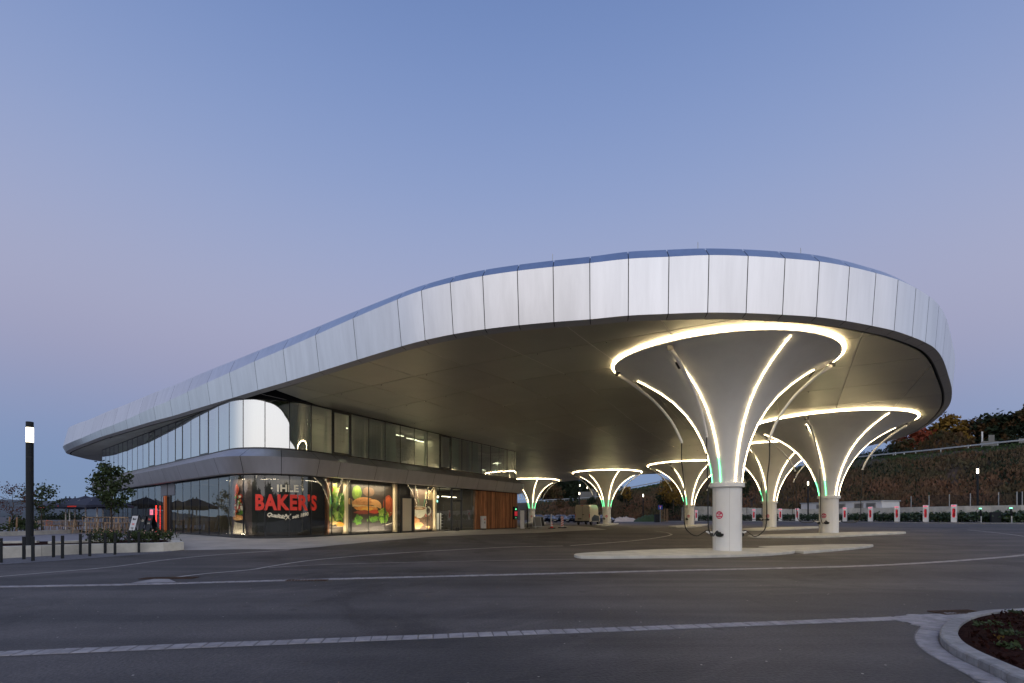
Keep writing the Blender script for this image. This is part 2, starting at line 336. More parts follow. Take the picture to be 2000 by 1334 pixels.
def ribbon(pts, w):                          # closed outline of a band of width w round a path
    P = [np.array(p[:2], dtype=float) for p in pts]; l = []; r = []
    for i in range(len(P)):
        d = P[min(i+1, len(P)-1)]-P[max(i-1, 0)]; d /= np.linalg.norm(d); n = np.array((-d[1], d[0]))
        l.append(tuple(P[i]+n*w/2)); r.append(tuple(P[i]-n*w/2))
    return l+r[::-1]
def band(pts, w, name, dz, mat, parent=None, step=.5):    # thin painted or paved band that follows the ground
    P = [np.array(p[:2], dtype=float) for p in pts]; Q = [P[0]]
    for a, b in zip(P, P[1:]):
        k = max(1, int(np.linalg.norm(b-a)/step)); Q += [a+(b-a)*j/k for j in range(1, k+1)]
    mb = MB(); v = []
    for i, p in enumerate(Q):
        d = Q[min(i+1, len(Q)-1)]-Q[max(i-1, 0)]; d /= np.linalg.norm(d); n = np.array((-d[1], d[0]))
        for sgn in (1,-1): q = p+n*sgn*w/2; v.append((q[0], q[1], g(*q)+dz))
    mb.add(v, [(2*i, 2*i+1, 2*i+3, 2*i+2) for i in range(len(Q)-1)])
    return mb.build(name, mat, parent)
# ================================================================= TERRAIN
def axis(a, b, fine, far):
    core = list(np.arange(a, b+1e-6, fine)); out = []; s = fine; x = a
    while x > -far: s *= 1.5; x -= s; out.append(x)
    out = out[::-1]+core; s = fine; x = b
    while x < far: s *= 1.5; x += s; out.append(x)
    return np.array(out)
def sheet(xs, ys, zf, name, mat, parent=None, smooth=True):
    X, Y = np.meshgrid(xs, ys); Z = zf(X, Y); nx, ny = len(xs), len(ys)
    v = np.stack([X.ravel(), Y.ravel(), Z.ravel()], 1)
    i = np.arange(ny-1)[:, None]*nx+np.arange(nx-1)[None, :]; i = i.ravel()
    f = np.stack([i, i+1, i+1+nx, i+nx], 1)
    me = bpy.data.meshes.new(name); me.vertices.add(len(v)); me.vertices.foreach_set('co', v.ravel())
    me.loops.add(len(f)*4); me.loops.foreach_set('vertex_index', f.ravel().astype(np.int32))
    me.polygons.add(len(f)); me.polygons.foreach_set('loop_start', np.arange(0, len(f)*4, 4, dtype=np.int32)); me.polygons.foreach_set('loop_total', np.full(len(f), 4, dtype=np.int32))
    me.polygons.foreach_set('use_smooth', np.full(len(f), smooth)); me.materials.append(M[mat]); me.update(calc_edges=True)
    return new(name, me, parent)
xs = axis(-64, 86, .6, 3800); ys = axis(-12, 120, .6, 3800)
asphalt = sheet(xs, ys, gz, 'asphalt_ground', 'asphalt'); tag(asphalt, 'dark grey asphalt of the charging yard, worn and stained', kind='structure')

# far hills on the left and behind
def hills_fn(seed, x0, x1, Yh, base, h, name, px0):
    n = 90; r = np.random.default_rng(seed); v = []; f = []
    ph = r.uniform(0, 6.28, 6)
    for i in range(n+1):
        t = i/n; x = x0+(x1-x0)*t
        z = h*(.72+.16*math.sin(3.1*t*2+ph[0])+.08*math.sin(9*t+ph[1])+.025*math.sin(31*t+ph[2])+.012*math.sin(83*t+ph[3]))
        for j, (dy, k) in enumerate(((-h*6, 0), (-h*3, .45), (-h, .85), (0, 1), (h*2, .9), (h*6, 0))): v.append((x, Yh+dy, base+z*k))
    for i in range(n):
        for j in range(5): f.append((i*6+j, (i+1)*6+j, (i+1)*6+j+1, i*6+j+1))
    return tag(mesh(name, v, f, 'hill', smooth=True), 'low wooded hills along the horizon', kind='structure')
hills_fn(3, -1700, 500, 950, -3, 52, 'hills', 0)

r_ = np.random.default_rng(12); v = []; f = []; nn = 260
for i in range(nn+1):
    a = math.radians(100+170*i/nn); R_ = 150; x, y = R_*math.sin(a), R_*math.cos(a)
    z = 12.5+2.2*math.sin(i*.11)+1.2*math.sin(i*.31+1)+r_.uniform(-1.0,1.0)
    z *= min(1, .35+i/60)
    v += [(x*.93, y*.93, -1), (x*.97, y*.97, z*.6), (x, y, z), (x*1.25, y*1.25, z*.8), (x*1.5, y*1.5, -1)]
for i in range(nn): f += [(i*5+j, (i+1)*5+j, (i+1)*5+j+1, i*5+j+1) for j in range(4)]
tag(mesh('wooded_ridge', v, f, 'ldark'), 'dark wooded ridge on the far side of the road', kind='structure')
# embankment with the motorway slip road on its crest
crest = [(2150,855,70),(2000,868,75),(1900,878,80),(1800,888,86),(1720,895,92),(1600,907,102),(1500,921,108),(1400,932,113),(1303,944,118),(1237,956,124),(1200,963,128),(1165,975,132),(1046,982,142),(950,984,152),(700,990,190),(300,997,240)]
foot = [(2150,57),(2000,58),(1900,61),(1800,64.5),(1720,68),(1600,75),(1500,82),(1400,91),(1303,101),(1237,107),(1200,110),(1165,114),(1046,126),(950,138),(700,176),(300,228)]
bk_v = []; bk_f = []; NB = 10
CR = [at(*c) for c in crest]; FT = [Vector(((p-1000)/F*Y, Y, .8)) for p, Y in foot]
extra_c = Vector((110, 20, 13.0)); extra_f = Vector((92, 20, 1.2))
CR = [extra_c]+CR; FT = [extra_f]+FT
CR = [Vector(p) for p in catmull(CR, 5)]; FT = [Vector(p) for p in catmull(FT, 5)]
def bank_pt(i, t):
    c, f_ = CR[i], FT[i]; s = t
    z = f_.z+(c.z-f_.z)*(s if s < 1 else 1); p = f_.lerp(c, s) if s <= 1 else c+(c-f_).normalized()*0
    return Vector((p.x, p.y, z+.35*math.sin(i*.9+t*7)*math.sin(t*math.pi) if 0 < t < 1 else z))
for i in range(len(CR)):
    d = (CR[i]-FT[i]); d.z = 0; d.normalize()
    for j in range(NB+1): bk_v.append(bank_pt(i, j/NB))
    bk_v.append(CR[i]+d*10+Vector((0,0,.1))); bk_v.append(CR[i]+d*70+Vector((0,0,-2))); bk_v.append(CR[i]+d*900+Vector((0,0,-16)))
nb = NB+4
for i in range(len(CR)-1):
    for j in range(nb-1): bk_f.append((i*nb+j, i*nb+j+1, (i+1)*nb+j+1, (i+1)*nb+j))
bank = mesh('embankment', bk_v, bk_f, 'bank', smooth=True); tag(bank, 'tall brown embankment of the slip road behind the charging bays', kind='structure')
# scrub growing on it: thousands of small leaf and stem faces
def cards(P, size, mat, name, parent=None, flat=.0, up=False, asp=1.0, N_=None):
    n = len(P); th = rng.uniform(0, 2*math.pi, n); ph = np.arccos(rng.uniform(-1, 1, n)) if not up else rng.uniform(1.2, 1.9, n)
    a = np.stack([np.sin(ph)*np.cos(th), np.sin(ph)*np.sin(th), np.cos(ph)], 1)
    b = np.cross(a, rng.normal(size=(n,3))); b /= np.linalg.norm(b, axis=1)[:, None]; c = np.cross(a, b)
    if up:
        c = np.tile([0,0,1.0], (n,1))+rng.normal(scale=.35, size=(n,3)); c /= np.linalg.norm(c, axis=1)[:, None]; b = np.cross(a, c); b /= np.linalg.norm(b, axis=1)[:, None]
    s = (size*rng.uniform(.6, 1.4, n))[:, None]
    v = np.stack([P-b*s*.5, P+c*s*.5*asp*.55-b*s*.12, P+c*s*.85*asp, P+b*s*.5+c*s*.1, P-c*s*.55*asp*.4], 1).reshape(-1, 3)
    v = np.stack([P-c*s*.6*asp, P+b*s*.42, P+c*s*.7*asp, P-b*s*.42], 1).reshape(-1, 3)
    me = bpy.data.meshes.new(name); me.vertices.add(4*n); me.vertices.foreach_set('co', v.astype(np.float32).ravel())
    me.loops.add(4*n); me.loops.foreach_set('vertex_index', np.arange(4*n, dtype=np.int32))
    me.polygons.add(n); me.polygons.foreach_set('loop_start', np.arange(0, 4*n, 4, dtype=np.int32)); me.polygons.foreach_set('loop_total', np.full(n, 4, dtype=np.int32))
    me.materials.append(M[mat]); me.update(calc_edges=True)
    return new(name, me, parent)
def bank_scatter(n, t0, t1, i0=0, i1=None):
    i1 = i1 or len(CR)-2; P = []
    cl = [(rng.uniform(i0, i1), rng.uniform(t0, t1)) for _ in range(max(8, n//90))]
    for k in range(n):
        ci, ct = cl[rng.integers(len(cl))]
        i = min(max(ci+rng.normal()*.8, i0), i1-.01); t = min(max(ct+rng.normal()*.09, t0), t1); j = int(i)
        p = bank_pt(j, t).lerp(bank_pt(j+1, t), i-j); P.append(p)
    return np.array(P)
P = bank_scatter(42000, .02, .86, 3, 66); P[:, 2] += rng.uniform(0, .75, len(P))
tag(cards(P, .34, 'scrub', 'scrub', up=True, asp=1.7), 'rust brown scrub and dry weeds covering the embankment', 'scrub', kind='stuff')
P = bank_scatter(9000, .84, .999, 3, 66); P[:, 2] += rng.uniform(0, .18, len(P))
tag(cards(P, .25, 'grass', 'verge_grass', up=True, asp=1.5), 'green grass along the top of the embankment', 'grass', kind='stuff')
P = bank_scatter(6000, .03, .8, 3, 66); P[:, 2] += rng.uniform(0, .9, len(P))
tag(cards(P, .3, 'ldark', 'bank_weeds', up=True, asp=1.4), 'dark green weeds between the scrub on the embankment', 'weeds', kind='stuff')

# ================================================================= ROOF OUTLINE (plan found from the photo)
ROOF_H = 6.7; ZB = CH+ROOF_H; ZT = 10.5
#        bottom edge px,py   crease px,py   top px,py     (None = out of sight)
ST = [((128.7,884),(121,873.7),(132.5,835)), ((145,874),(141,863.7),(151,829.5)), ((162.5,867),(159,856),(168,822.5)), ((180,860),(177,848),(187.5,815)),
 ((200,852.5),(197,840),(209,805)), ((225,845),(221,830),(231,796)), ((250,837.5),(246,820),(255,786)), ((276,829.5),(272.5,808.7),(280.5,776)),
 ((305,821),(300.7,795.5),(311,763.8)), ((337.5,812.5),(331.7,781),(342,750.8)), ((372.5,801.7),(366,766),(377.5,737)), ((411,790),(405,747),(417,719.5)),
 ((455,777),(448,728),(460,703)), ((504,762),(496.8,706),(508,684)), ((560.5,745.5),(552.5,682.5),(564,661.5)), ((624,726),(616.6,654.5),(629.5,634)),
 ((697.8,702.8),(689.7,622.3),(703,604.8)), ((784.2,676.5),(775.5,583.8),(788.8,570.5)), ((830.4,664.3),(822.7,567.7),(836,555)), ((885.4,652.8),(879.8,552.5),(889,540)),
 ((947.3,643),(942.5,540),(948,527)), ((1013.5,635.3),(1011,529),(1014,516)), ((1081.7,629),(1079,520),(1080,508.5)), ((1152.4,623.7),(1150,513),(1150,501)),
 ((1227,616.5),(1226,508),(1224.5,493.3)), ((1305,613),(1306,501.7),(1301.5,487.7)), ((1382,610.5),(1384.5,498.6),(1376,486)), ((1457,611.6),(1461.5,500),(1451,487)),
 ((1528,614.8),(1533.6,504.5),(1519,491)), ((1594,619.3),(1599.7,511.5),(1583,497.5)), ((1652,627),(1659,521.3),(1641.7,507.3)), ((1703,636.5),(1711,533),(1697,521)),
 ((1746,646),(1754,547),None), ((1781,657.8),(1788,562),None), ((1807,669),(1815,580),None), ((1826,681),(1834,596),None), ((1840.5,700.5),None,None),
 ((1851,730),None,None), ((1859,765),None,None), ((1853,793),None,None), ((1830,818),None,None), ((1800,838),None,None), ((1750,858),None,None), ((1669,876),None,None),
 ((1600,888),None,None), ((1500,903),None,None), ((1400,914),None,None), ((1300,923.5),None,None), ((1236,927),None,None), ((1140,936),None,None), ((1077,942),None,None)]
B = [np.array(((b[0]-1000)/F*(ROOF_H*F/(HY-b[1])), ROOF_H*F/(HY-b[1]))) for b, c, t in ST]
B += [np.array(p, dtype=float) for p in ((0.,98.),(-15,94),(-30,84),(-42,73),(-48.2,64),(-49.3,57.5),(-48.3,53.6))]
nB = len(B)
cx = np.mean(B, axis=0)
NRM = []
for i in range(nB):
    d = B[(i+1) % nB]-B[i-1]; d /= np.linalg.norm(d); NRM.append(np.array((d[1], -d[0])))
def solve(i, pt, o0):
    """offset along the outline's normal and height that put a profile corner where the photo shows it"""
    best = None
    for o in np.arange(o0-.45, o0+.46, .01):
        p = B[i]+NRM[i]*o; px = 1000+F*p[0]/p[1]; e = abs(px-pt[0])+6*abs(o-o0)
        if best is None or e < best[0]: best = (e, o, CH+(HY-pt[1])*p[1]/F)
    return best[1], best[2]
OC, ZC, OT, ZTt = [], [], [], []
for i in range(nB):
    b, c, t = ST[i] if i < len(ST) else (None, None, None)
    oc, zc = solve(i, c, .12) if c else (.12, 9.93)
    ot, zt = solve(i, t, -.28) if t else (-.3, 10.5)
    OC.append(oc); ZC.append(zc); OT.append(ot); ZTt.append(zt)
def fade(arr, idx, val):
    for i in idx: arr[i] = val
for i in range(len(ST), nB):
    k = (i-len(ST))/(nB-len(ST)); ZC[i] = 9.93+(ZC[0]-9.93)*k; ZTt[i] = 10.5+(ZTt[0]-10.5)*k; OC[i] = .12+(OC[0]-.12)*k; OT[i] = -.3+(OT[0]+.3)*k
def sm(a, w=1):
    a = np.array(a); 
    for _ in range(w): a = .25*np.roll(a, 1)+.5*a+.25*np.roll(a, -1)
    return a
OC, OT, ZC, ZTt = sm(OC, 3), sm(OT, 3), sm(ZC, 1), sm(ZTt, 2)
ring = [np.concatenate([B[i], [OC[i], ZC[i], OT[i], ZTt[i]]]) for i in range(nB)]
SUB = 4
fine = catmull(ring, SUB, closed=True); nf = len(fine)
FN = []
for i in range(nf):
    d = fine[(i+1) % nf][:2]-fine[i-1][:2]; d /= np.linalg.norm(d); FN.append(np.array((d[1], -d[0])))
def prof(i, extra=0.0):
    q = fine[i % nf]; n = FN[i % nf]; P = lambda o, z: (q[0]+n[0]*(o+extra), q[1]+n[1]*(o+extra), z)
    return [P(q[4], q[5]), P(q[2], q[3]), P(0, ZB), P(-.30, ZB-.09), P(-.33, ZB+.14)]
def field(x, y): return .6*math.exp(-((x-3)/9)**2-((y-27)/7)**2)          # slight swelling of the soffit round the first funnel
ZS = 8.2

building = empty('pavilion', (0, 0, 0), label='two-storey glazed service building under the sweeping aluminium canopy roof', cat='building')
# fascia cladding panels, one object each
def fascia_panel(i):
    a = i*SUB; v = []; f = []
    for k in range(SUB+1):
        pr = prof(a+k)
        t = .014 if k == 0 else (-.014 if k == SUB else 0)
        d = fine[(a+1) % nf][:2]-fine[a % nf][:2]; d = d/np.linalg.norm(d)
        v += [(p[0]+d[0]*t, p[1]+d[1]*t, p[2]) for p in pr]
    for k in range(SUB):
        for j in range(4): f.append((k*5+j, k*5+j+1, (k+1)*5+j+1, (k+1)*5+j))
    o = mesh('fascia_panel', v, f, ['alu', 'bevel'], building, True, [0,0,1,1]*SUB); shade_auto(o, 7.5)
for i in range(nB): fascia_panel(i)
# dark carrier behind the joints, roof deck
v = []; f = []
for i in range(nf): v += [(p[0], p[1], p[2]+(-.03 if k_ == 0 else .05)) for k_, p in enumerate(prof(i, -.06))]+[(prof(i,-.75)[2][0], prof(i,-.75)[2][1], ZB+.16)]
for i in range(nf):
    for j in range(5): f.append((i*6+j, i*6+j+1, ((i+1) % nf)*6+j+1, ((i+1) % nf)*6+j))
mesh('fascia_carrier', v, f, 'dark', building)
def cap(z, extra, name, mat, src=0):
    bm = bmesh.new(); vs = [bm.verts.new((prof(i, extra)[src][0], prof(i, extra)[src][1], z if z else prof(i, extra)[src][2]-.03)) for i in range(nf)]
    es = [bm.edges.new((vs[i], vs[(i+1) % nf])) for i in range(nf)]
    bmesh.ops.triangle_fill(bm, use_beauty=True, edges=es); me = bpy.data.meshes.new(name); bm.to_mesh(me); bm.free(); me.materials.append(M[mat]); return new(name, me, building)
cap(None, -.05, 'roof_membrane', 'dark'); cap(ZB+.75, -.7, 'soffit_void', 'black', 2)
# lightning rods on the roof edge
for i in (22, 26, 29):
    p = prof(i*SUB)[0]; MB().tube([(p[0], p[1]+.6, p[2]-.1), (p[0], p[1]+.6, p[2]+.55)], .012, 6).build('lightning_rod', 'galv', building)
# soffit panels: 3.0 x 4.1 m, joints along and across the right-hand front
U = np.array((.862, -.507)); V = np.array((.507, .862)); O0 = np.array((.46, 20.4)); LU, LV = 3.0, 4.1
soff = [tuple(np.array(fine[i][:2])-FN[i]*.42) for i in range(nf)]
if area(soff) < 0: soff = soff[::-1]
# wall plan -------------------------------------------------------
R0 = np.array((-11.8, 28.4)); dR = np.array((.5985, 1.0)); dR /= np.linalg.norm(dR)
dL = np.array((-1.21, 1.0)); dL /= np.linalg.norm(dL)
TL = 3.41; CO = R0-dR*TL; L0 = CO+dL*TL; RAD = TL/math.tan(math.radians(98.7/2)); ARC = RAD*math.radians(98.7)
LR = 23.2; LL = 31.5
nR = np.array((dR[1], -dR[0])); nL = np.array((-dL[1], dL[0]))
cA = R0-nR*RAD
def arc_pt(c, n0, r, ang): 
    ca, sa = math.cos(ang), math.sin(ang); n = np.array((n0[0]*ca-n0[1]*sa, n0[0]*sa+n0[1]*ca)); return c+n*r, n
RE = 2.6
def wall(s, off=0.0):
    """point and outward normal on the curtain wall; s = 0 where the right front starts, negative round the corner to the left"""
    if 0 <= s <= LR: p, n = R0+dR*s, nR
    elif s > LR:
        e = R0+dR*LR; c = e-nR*RE; a = (s-LR)/RE
        if a <= math.radians(125): p, n = arc_pt(c, nR, RE, a)
        else:
            p, n = arc_pt(c, nR, RE, math.radians(125)); d = np.array((-n[1], n[0])); p = p+d*(s-LR-RE*math.radians(125))
    elif s >= -ARC: p, n = arc_pt(cA, nR, RAD, s/RAD)
    elif s >= -ARC-LL: p, n = L0+dL*(-s-ARC), nL
    else:
        e = L0+dL*LL; c = e-nL*RE; a = (-s-ARC-LL)/RE
        if a <= math.radians(110): p, n = arc_pt(c, nL, RE, -a)
        else:
            p, n = arc_pt(c, nL, RE, -math.radians(110)); d = np.array((n[1], -n[0])); p = p+d*(-s-ARC-LL-RE*math.radians(110))
    return p+n*off, n
def wp(s, off, z): p, n = wall(s, off); return (p[0], p[1], z)
S_R, S_L = LR+RE*math.radians(125)+9, -ARC-LL-RE*math.radians(110)-8
bplan = [tuple(wall(s)[0]) for s in np.arange(S_L, S_R+.01, .5)]
hole = [(-19.4,30.6),(-18.6,28.0),(-12.6,25.0),(-10.6,27.2),(-11.5,28.9),(-13,28.6),(-16.5,29.2)]
pan = 0
HP1, HN1 = np.array((-12.5, 24.6)), np.array((4.0, -.9)); HP2, HN2 = np.array((-18.3, 28.4)), np.array((-1.9, -.3))
for i in range(-24, 16):
  for j in range(-8, 26):
   for side in (0, 1):
    o = O0+U*LU*i+V*LV*j; gp = .022
    c = clip_cell(soff, tuple(o+U*gp+V*gp), tuple(U), tuple(V), LU-2*gp, LV-2*gp)
    if len(c) < 3 or abs(area(c)) < .02: continue
    ct = np.mean(c, axis=0)
    if ct[0] < -6 and ct[1] < 36: c = clip_half(c, HP1, HN1) if side == 0 else clip_half(c, HP2, HN2)
    elif side == 1: continue
    if len(c) < 3 or abs(area(c)) < .02: continue
    if all(inside(q, bplan) for q in c): continue
    if ct[1] > 66 and ct[0] < -12: continue
    c = [c[k] for k in range(len(c)) if (c[k][0]-c[k-1][0])**2+(c[k][1]-c[k-1][1])**2 > 1e-6]
    if len(c) < 3: continue
    v = [(p[0], p[1], ZS+field(*p)) for p in c]+[(p[0], p[1], ZS+.04+field(*p)) for p in c]; m_ = len(c)
    f = [tuple(range(m_-1,-1,-1))]+[(k, (k+1) % m_, m_+(k+1) % m_, m_+k) for k in range(m_)]
    pan += 1
    mesh('soffit_panel', v, f, 'soffit', building)
# joint backing just above the panels (reads as dark and light joints)
for j in range(-8, 26):
    o = O0+V*LV*j
    c = clip_cell(soff, tuple(o-U*60-V*.02), tuple(U), tuple(V), 130, .04)
    if len(c) > 3:
        ee = sorted(c, key=lambda q: q[0]*U[0]+q[1]*U[1]); a, b = np.array(ee[0]), np.array(ee[-1]); n = int(np.linalg.norm(b-a)/1.5)+1
        mb = MB(); pts = [a+(b-a)*k/n for k in range(n+1)]
        vv = []
        for p in pts: vv += [(p[0]-V[0]*.03, p[1]-V[1]*.03, ZS+.03+field(*p)), (p[0]+V[0]*.03, p[1]+V[1]*.03, ZS+.03+field(*p))]
        mb.add(vv, [(2*k, 2*k+1, 2*k+3, 2*k+2) for k in range(n)]); mb.build('joint_rail', 'dark', building)
        st = MB()  # added chrome studs, their glints stand in for reflected dots of light
        for k in range(int(np.linalg.norm(b-a)/1.5)):
            if rng.random() < .45: continue
            p = a+(b-a)*(k*1.5/np.linalg.norm(b-a)); q = p+V*.14; z_ = ZS+field(*q)
            st.add([(q[0]+.035*math.cos(t_)*c_, q[1]+.035*math.sin(t_)*c_, z_-h_) for c_, h_ in ((1,0),(.7,.022)) for t_ in np.linspace(0, 6.283, 9)[:-1]]+[(q[0], q[1], z_-.03)], [(i_, (i_+1) % 8, 8+(i_+1) % 8, 8+i_) for i_ in range(8)]+[(8+i_, 8+(i_+1) % 8, 16) for i_ in range(8)])
        if st.v: tag(st.build('glint_stud', 'chrome', building, True), kind='stuff')
for i in range(-16, 17):
    o = O0+U*LU*i
    c = clip_cell(soff, tuple(o-V*60-U*.02), tuple(U), tuple(V), .04, 160)
    if len(c) > 3:
        ee = sorted(c, key=lambda q: q[0]*V[0]+q[1]*V[1]); a, b = np.array(ee[0]), np.array(ee[-1]); n = int(np.linalg.norm(b-a)/1.5)+1
        mb = MB(); pts = [a+(b-a)*k/n for k in range(n+1)]; vv = []
        for p in pts: vv += [(p[0]-U[0]*.03, p[1]-U[1]*.03, ZS+.012+field(*p)), (p[0]+U[0]*.03, p[1]+U[1]*.03, ZS+.012+field(*p))]
        mb.add(vv, [(2*k, 2*k+1, 2*k+3, 2*k+2) for k in range(n)]); mb.build('joint_rail', 'jlight', building)
print('soffit panels', pan)

# ================================================================= BUILDING
ZF, Z1, Z2, Z3 = .45, 3.98, 5.42, 8.2       # floor, band underside, upper sill, soffit
modsR = [1.47*k for k in range(0, 17)]      # right front modules
modsA = [-ARC+ARC/4*k for k in range(0, 5)]
modsL = [-ARC-1.575*k for k in range(0, 21)]
def ribbon_wall(ss, off, z0, z1, mat, name, parent=building, smooth=False):
    v = []; 
    for s in ss: v += [wp(s, off, z0), wp(s, off, z1)]
    return mesh(name, v, [(2*k, 2*k+2, 2*k+3, 2*k+1) for k in range(len(ss)-1)], mat, parent, smooth)
def window(s0, s1, z0, z1, glass, thick=False, off=0.0):
    """one glazed bay: mullion frame (part) with its pane (sub-part)"""
    n = 1 if not (-ARC-.1 < min(s0, s1) and max(s0, s1) < .1) else 5
    if min(s0, s1) > LR-.1: n = 3
    if s0 > s1: s0, s1 = s1, s0
    mb = MB(); w = .034
    def bar(sa, sb, za, zb, o0, o1, k=1):
        q = [sa+(sb-sa)*j/k for j in range(k+1)]
        for a, b in zip(q, q[1:]):
            v = [wp(a,o0,za),wp(b,o0,za),wp(b,o1,za),wp(a,o1,za),wp(a,o0,zb),wp(b,o0,zb),wp(b,o1,zb),wp(a,o1,zb)]
            mb.add(v, [(3,2,1,0),(4,5,6,7),(0,1,5,4),(1,2,6,5),(2,3,7,6),(3,0,4,7)])
    bar(s0, s0+w, z0, z1, off-.06, off+.006); bar(s1-w*.2, s1, z0, z1, off-.06, off+.004)
    bar(s0+w, s1-w*.2, z0, z0+.07, off-.06, off+.005, n); bar(s0+w, s1-w*.2, z1-.05, z1, off-.06, off+.005, n)
    if thick:
        t = .10 if s0 > -1 else .06; pr = .055 if s0 > -1 else .012
        bar(s0+w, s0+w+t, z0+.07, z1-.05, off-.06, off+pr); bar(s1-w-t, s1-w*.2, z0+.07, z1-.05, off-.06, off+pr)
        bar(s0+w+t, s1-w-t, z0+.07, z0+.07+t, off-.06, off+pr, n); bar(s0+w+t, s1-w-t, z1-.05-t, z1-.05, off-.06, off+pr, n)
    fr = mb.build('window', 'frame', building)
    q = [s0+w+(s1-s0-w*1.2)*j/n for j in range(n+1)]; v = []
    for s in q: v += [wp(s, off-.005, z0+.05), wp(s, off-.005, z1-.04)]
    mesh('pane', v, [(2*k, 2*k+2, 2*k+3, 2*k+1) for k in range(n)], glass, fr, n > 1)
    return fr
# upper storey
for k in range(16): window(modsR[k], modsR[k+1], Z2, Z3, 'glass_up', thick=(k in (1, 8)))
s = modsR[16]
while s < S_R-2: window(s, s+1.3, Z2, Z3, 'glass_up'); s += 1.3
for k in range(4): window(modsA[k], modsA[k+1], Z2, Z3, 'glass_up')
for k in range(20): window(modsL[k], modsL[k+1], Z2, Z3, 'glass_up', thick=(k in (2, 5, 9)))
s = modsL[20]
while s > S_L+2: window(s, s-1.3, Z2, Z3, 'glass_up'); s -= 1.3
# ground floor: right front k = 0..10 glazed (door in 4), wood from 11
for k in range(0, 11):
    if k == 5: continue
    window(modsR[k], modsR[k+1], ZF, Z1, 'glass_lo')
for k in range(4): window(modsA[k], modsA[k+1], ZF, Z1, 'glass_lo')
for k in range(20):
    if k in (6, 7): continue
    window(modsL[k], modsL[k+1], ZF, Z1, 'glass_lo')
s = modsL[20]
while s > S_L+2: window(s, s-1.3, ZF, Z1, 'glass_lo'); s -= 1.3
# header behind the canopy, base plinth
SS = list(np.arange(S_L, S_R+.01, .4))
ribbon_wall(SS, .0, Z3+.004, ZB+.7, 'dark', 'wall_header'); ribbon_wall(SS, .02, ZF-.6, ZF, 'dark', 'wall_base')
# band of bent aluminium panels between the storeys
def band_panel(s0, s1):
    n = 5; v = []; f = []
    q = [s0+.012+(s1-s0-.024)*j/n for j in range(n+1)]
    for s in q: v += [wp(s, .02, Z2-.01), wp(s, .80, Z2-.52), wp(s, .50, Z1+.02), wp(s, .30, Z1-.01)]
    for k in range(n):
        for j in range(3): f.append((k*4+j, (k+1)*4+j, (k+1)*4+j+1, k*4+j+1))
    o = mesh('band_panel', v, f, 'alu2', building, True); shade_auto(o, 12)
seam = [modsL[k] for k in range(20, -1, -2)]+[-ARC+ARC/3*k for k in (1, 2)]+[0, 1.47]+[modsR[k] for k in (3,5,7,9,11,13,14,15,16)]
s = modsR[16]
while s < S_R-2: s += 1.5; seam.append(s)
s = modsL[20]; pre = []
while s > S_L+2: s -= 1.6; pre.append(s)
seam = pre[::-1]+seam
for a, b in zip(seam, seam[1:]): band_panel(a, b)
v = []; f = []
for s in SS: v += [wp(s, .0, Z2-.02), wp(s, .77, Z2-.53), wp(s, .47, Z1+.03), wp(s, -.1, Z1+.012)]
for k in range(len(SS)-1):
    for j in range(3): f.append((k*4+j, (k+1)*4+j, (k+1)*4+j+1, k*4+j+1))
mesh('band_carrier', v, f, 'black', building)
# interior: floors, ceilings, core walls
inR, inL = nR*-6.5, nL*-6.5
pL_out = L0+dL*LL+nL*-.3; pR_out = R0+dR*LR+nR*-.3
# intersection of the inner lines
A_ = np.array([dR, -dL]).T; tt = np.linalg.solve(A_, (L0+inL)-(R0+inR)); CI = R0+inR+dR*tt[0]
def slab(z, mat, name, off=-.13):
    P = [tuple(wall(s, off)[0]) for s in np.arange(-ARC-LL, LR+.01, .5)]
    P = P+[tuple(R0+dR*LR+inR), tuple(CI), tuple(L0+dL*LL+inL)]
    bm = bmesh.new(); vs = [bm.verts.new((p[0], p[1], z)) for p in P]; es = [bm.edges.new((vs[i], vs[(i+1) % len(vs)])) for i in range(len(vs))]
    bmesh.ops.triangle_fill(bm, use_beauty=True, edges=es); me = bpy.data.meshes.new(name); bm.to_mesh(me); bm.free(); me.materials.append(M[mat]); return new(name, me, building)
slab(ZF-.02, 'floor_in', 'floor_slab'); slab(Z1+.05, 'ceil_in', 'ceiling'); slab(Z2-.03, 'floor_in', 'floor_slab'); slab(Z3+.03, 'ceil_in', 'ceiling')
for z0, z1 in ((ZF, Z1), (Z2, Z3)):
    a, c, e = R0+dR*LR+inR, CI, L0+dL*LL+inL
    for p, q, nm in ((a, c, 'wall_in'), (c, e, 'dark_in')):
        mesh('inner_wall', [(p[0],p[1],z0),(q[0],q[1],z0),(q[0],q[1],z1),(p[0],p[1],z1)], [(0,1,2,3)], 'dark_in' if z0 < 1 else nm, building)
    for sg in (2.94, 7.35, 13.23, 17.64, -9, -15.5, -22, -30):
        if z0 < 1 and sg > 0: continue
        n_ = nR if sg > 0 else nL; p = wall(sg, -.9)[0]; q = wall(sg, -6.4)[0]
        mb = MB(); mb.beam((p[0],p[1],(z0+z1)/2), (q[0],q[1],(z0+z1)/2), .12, z1-z0-.1); mb.build('inner_wall', 'wall_in', building)
# outer rear wall of the block so the building is closed
Pb = [wall(S_R)[0], np.array((-12., 78)), np.array((-32., 74)), wall(S_L)[0]]
for p, q in zip(Pb, Pb[1:]): mesh('rear_wall', [(p[0],p[1],-.2),(q[0],q[1],-.2),(q[0],q[1],ZB+.7),(p[0],p[1],ZB+.7)], [(0,1,2,3)], 'trafo', building)
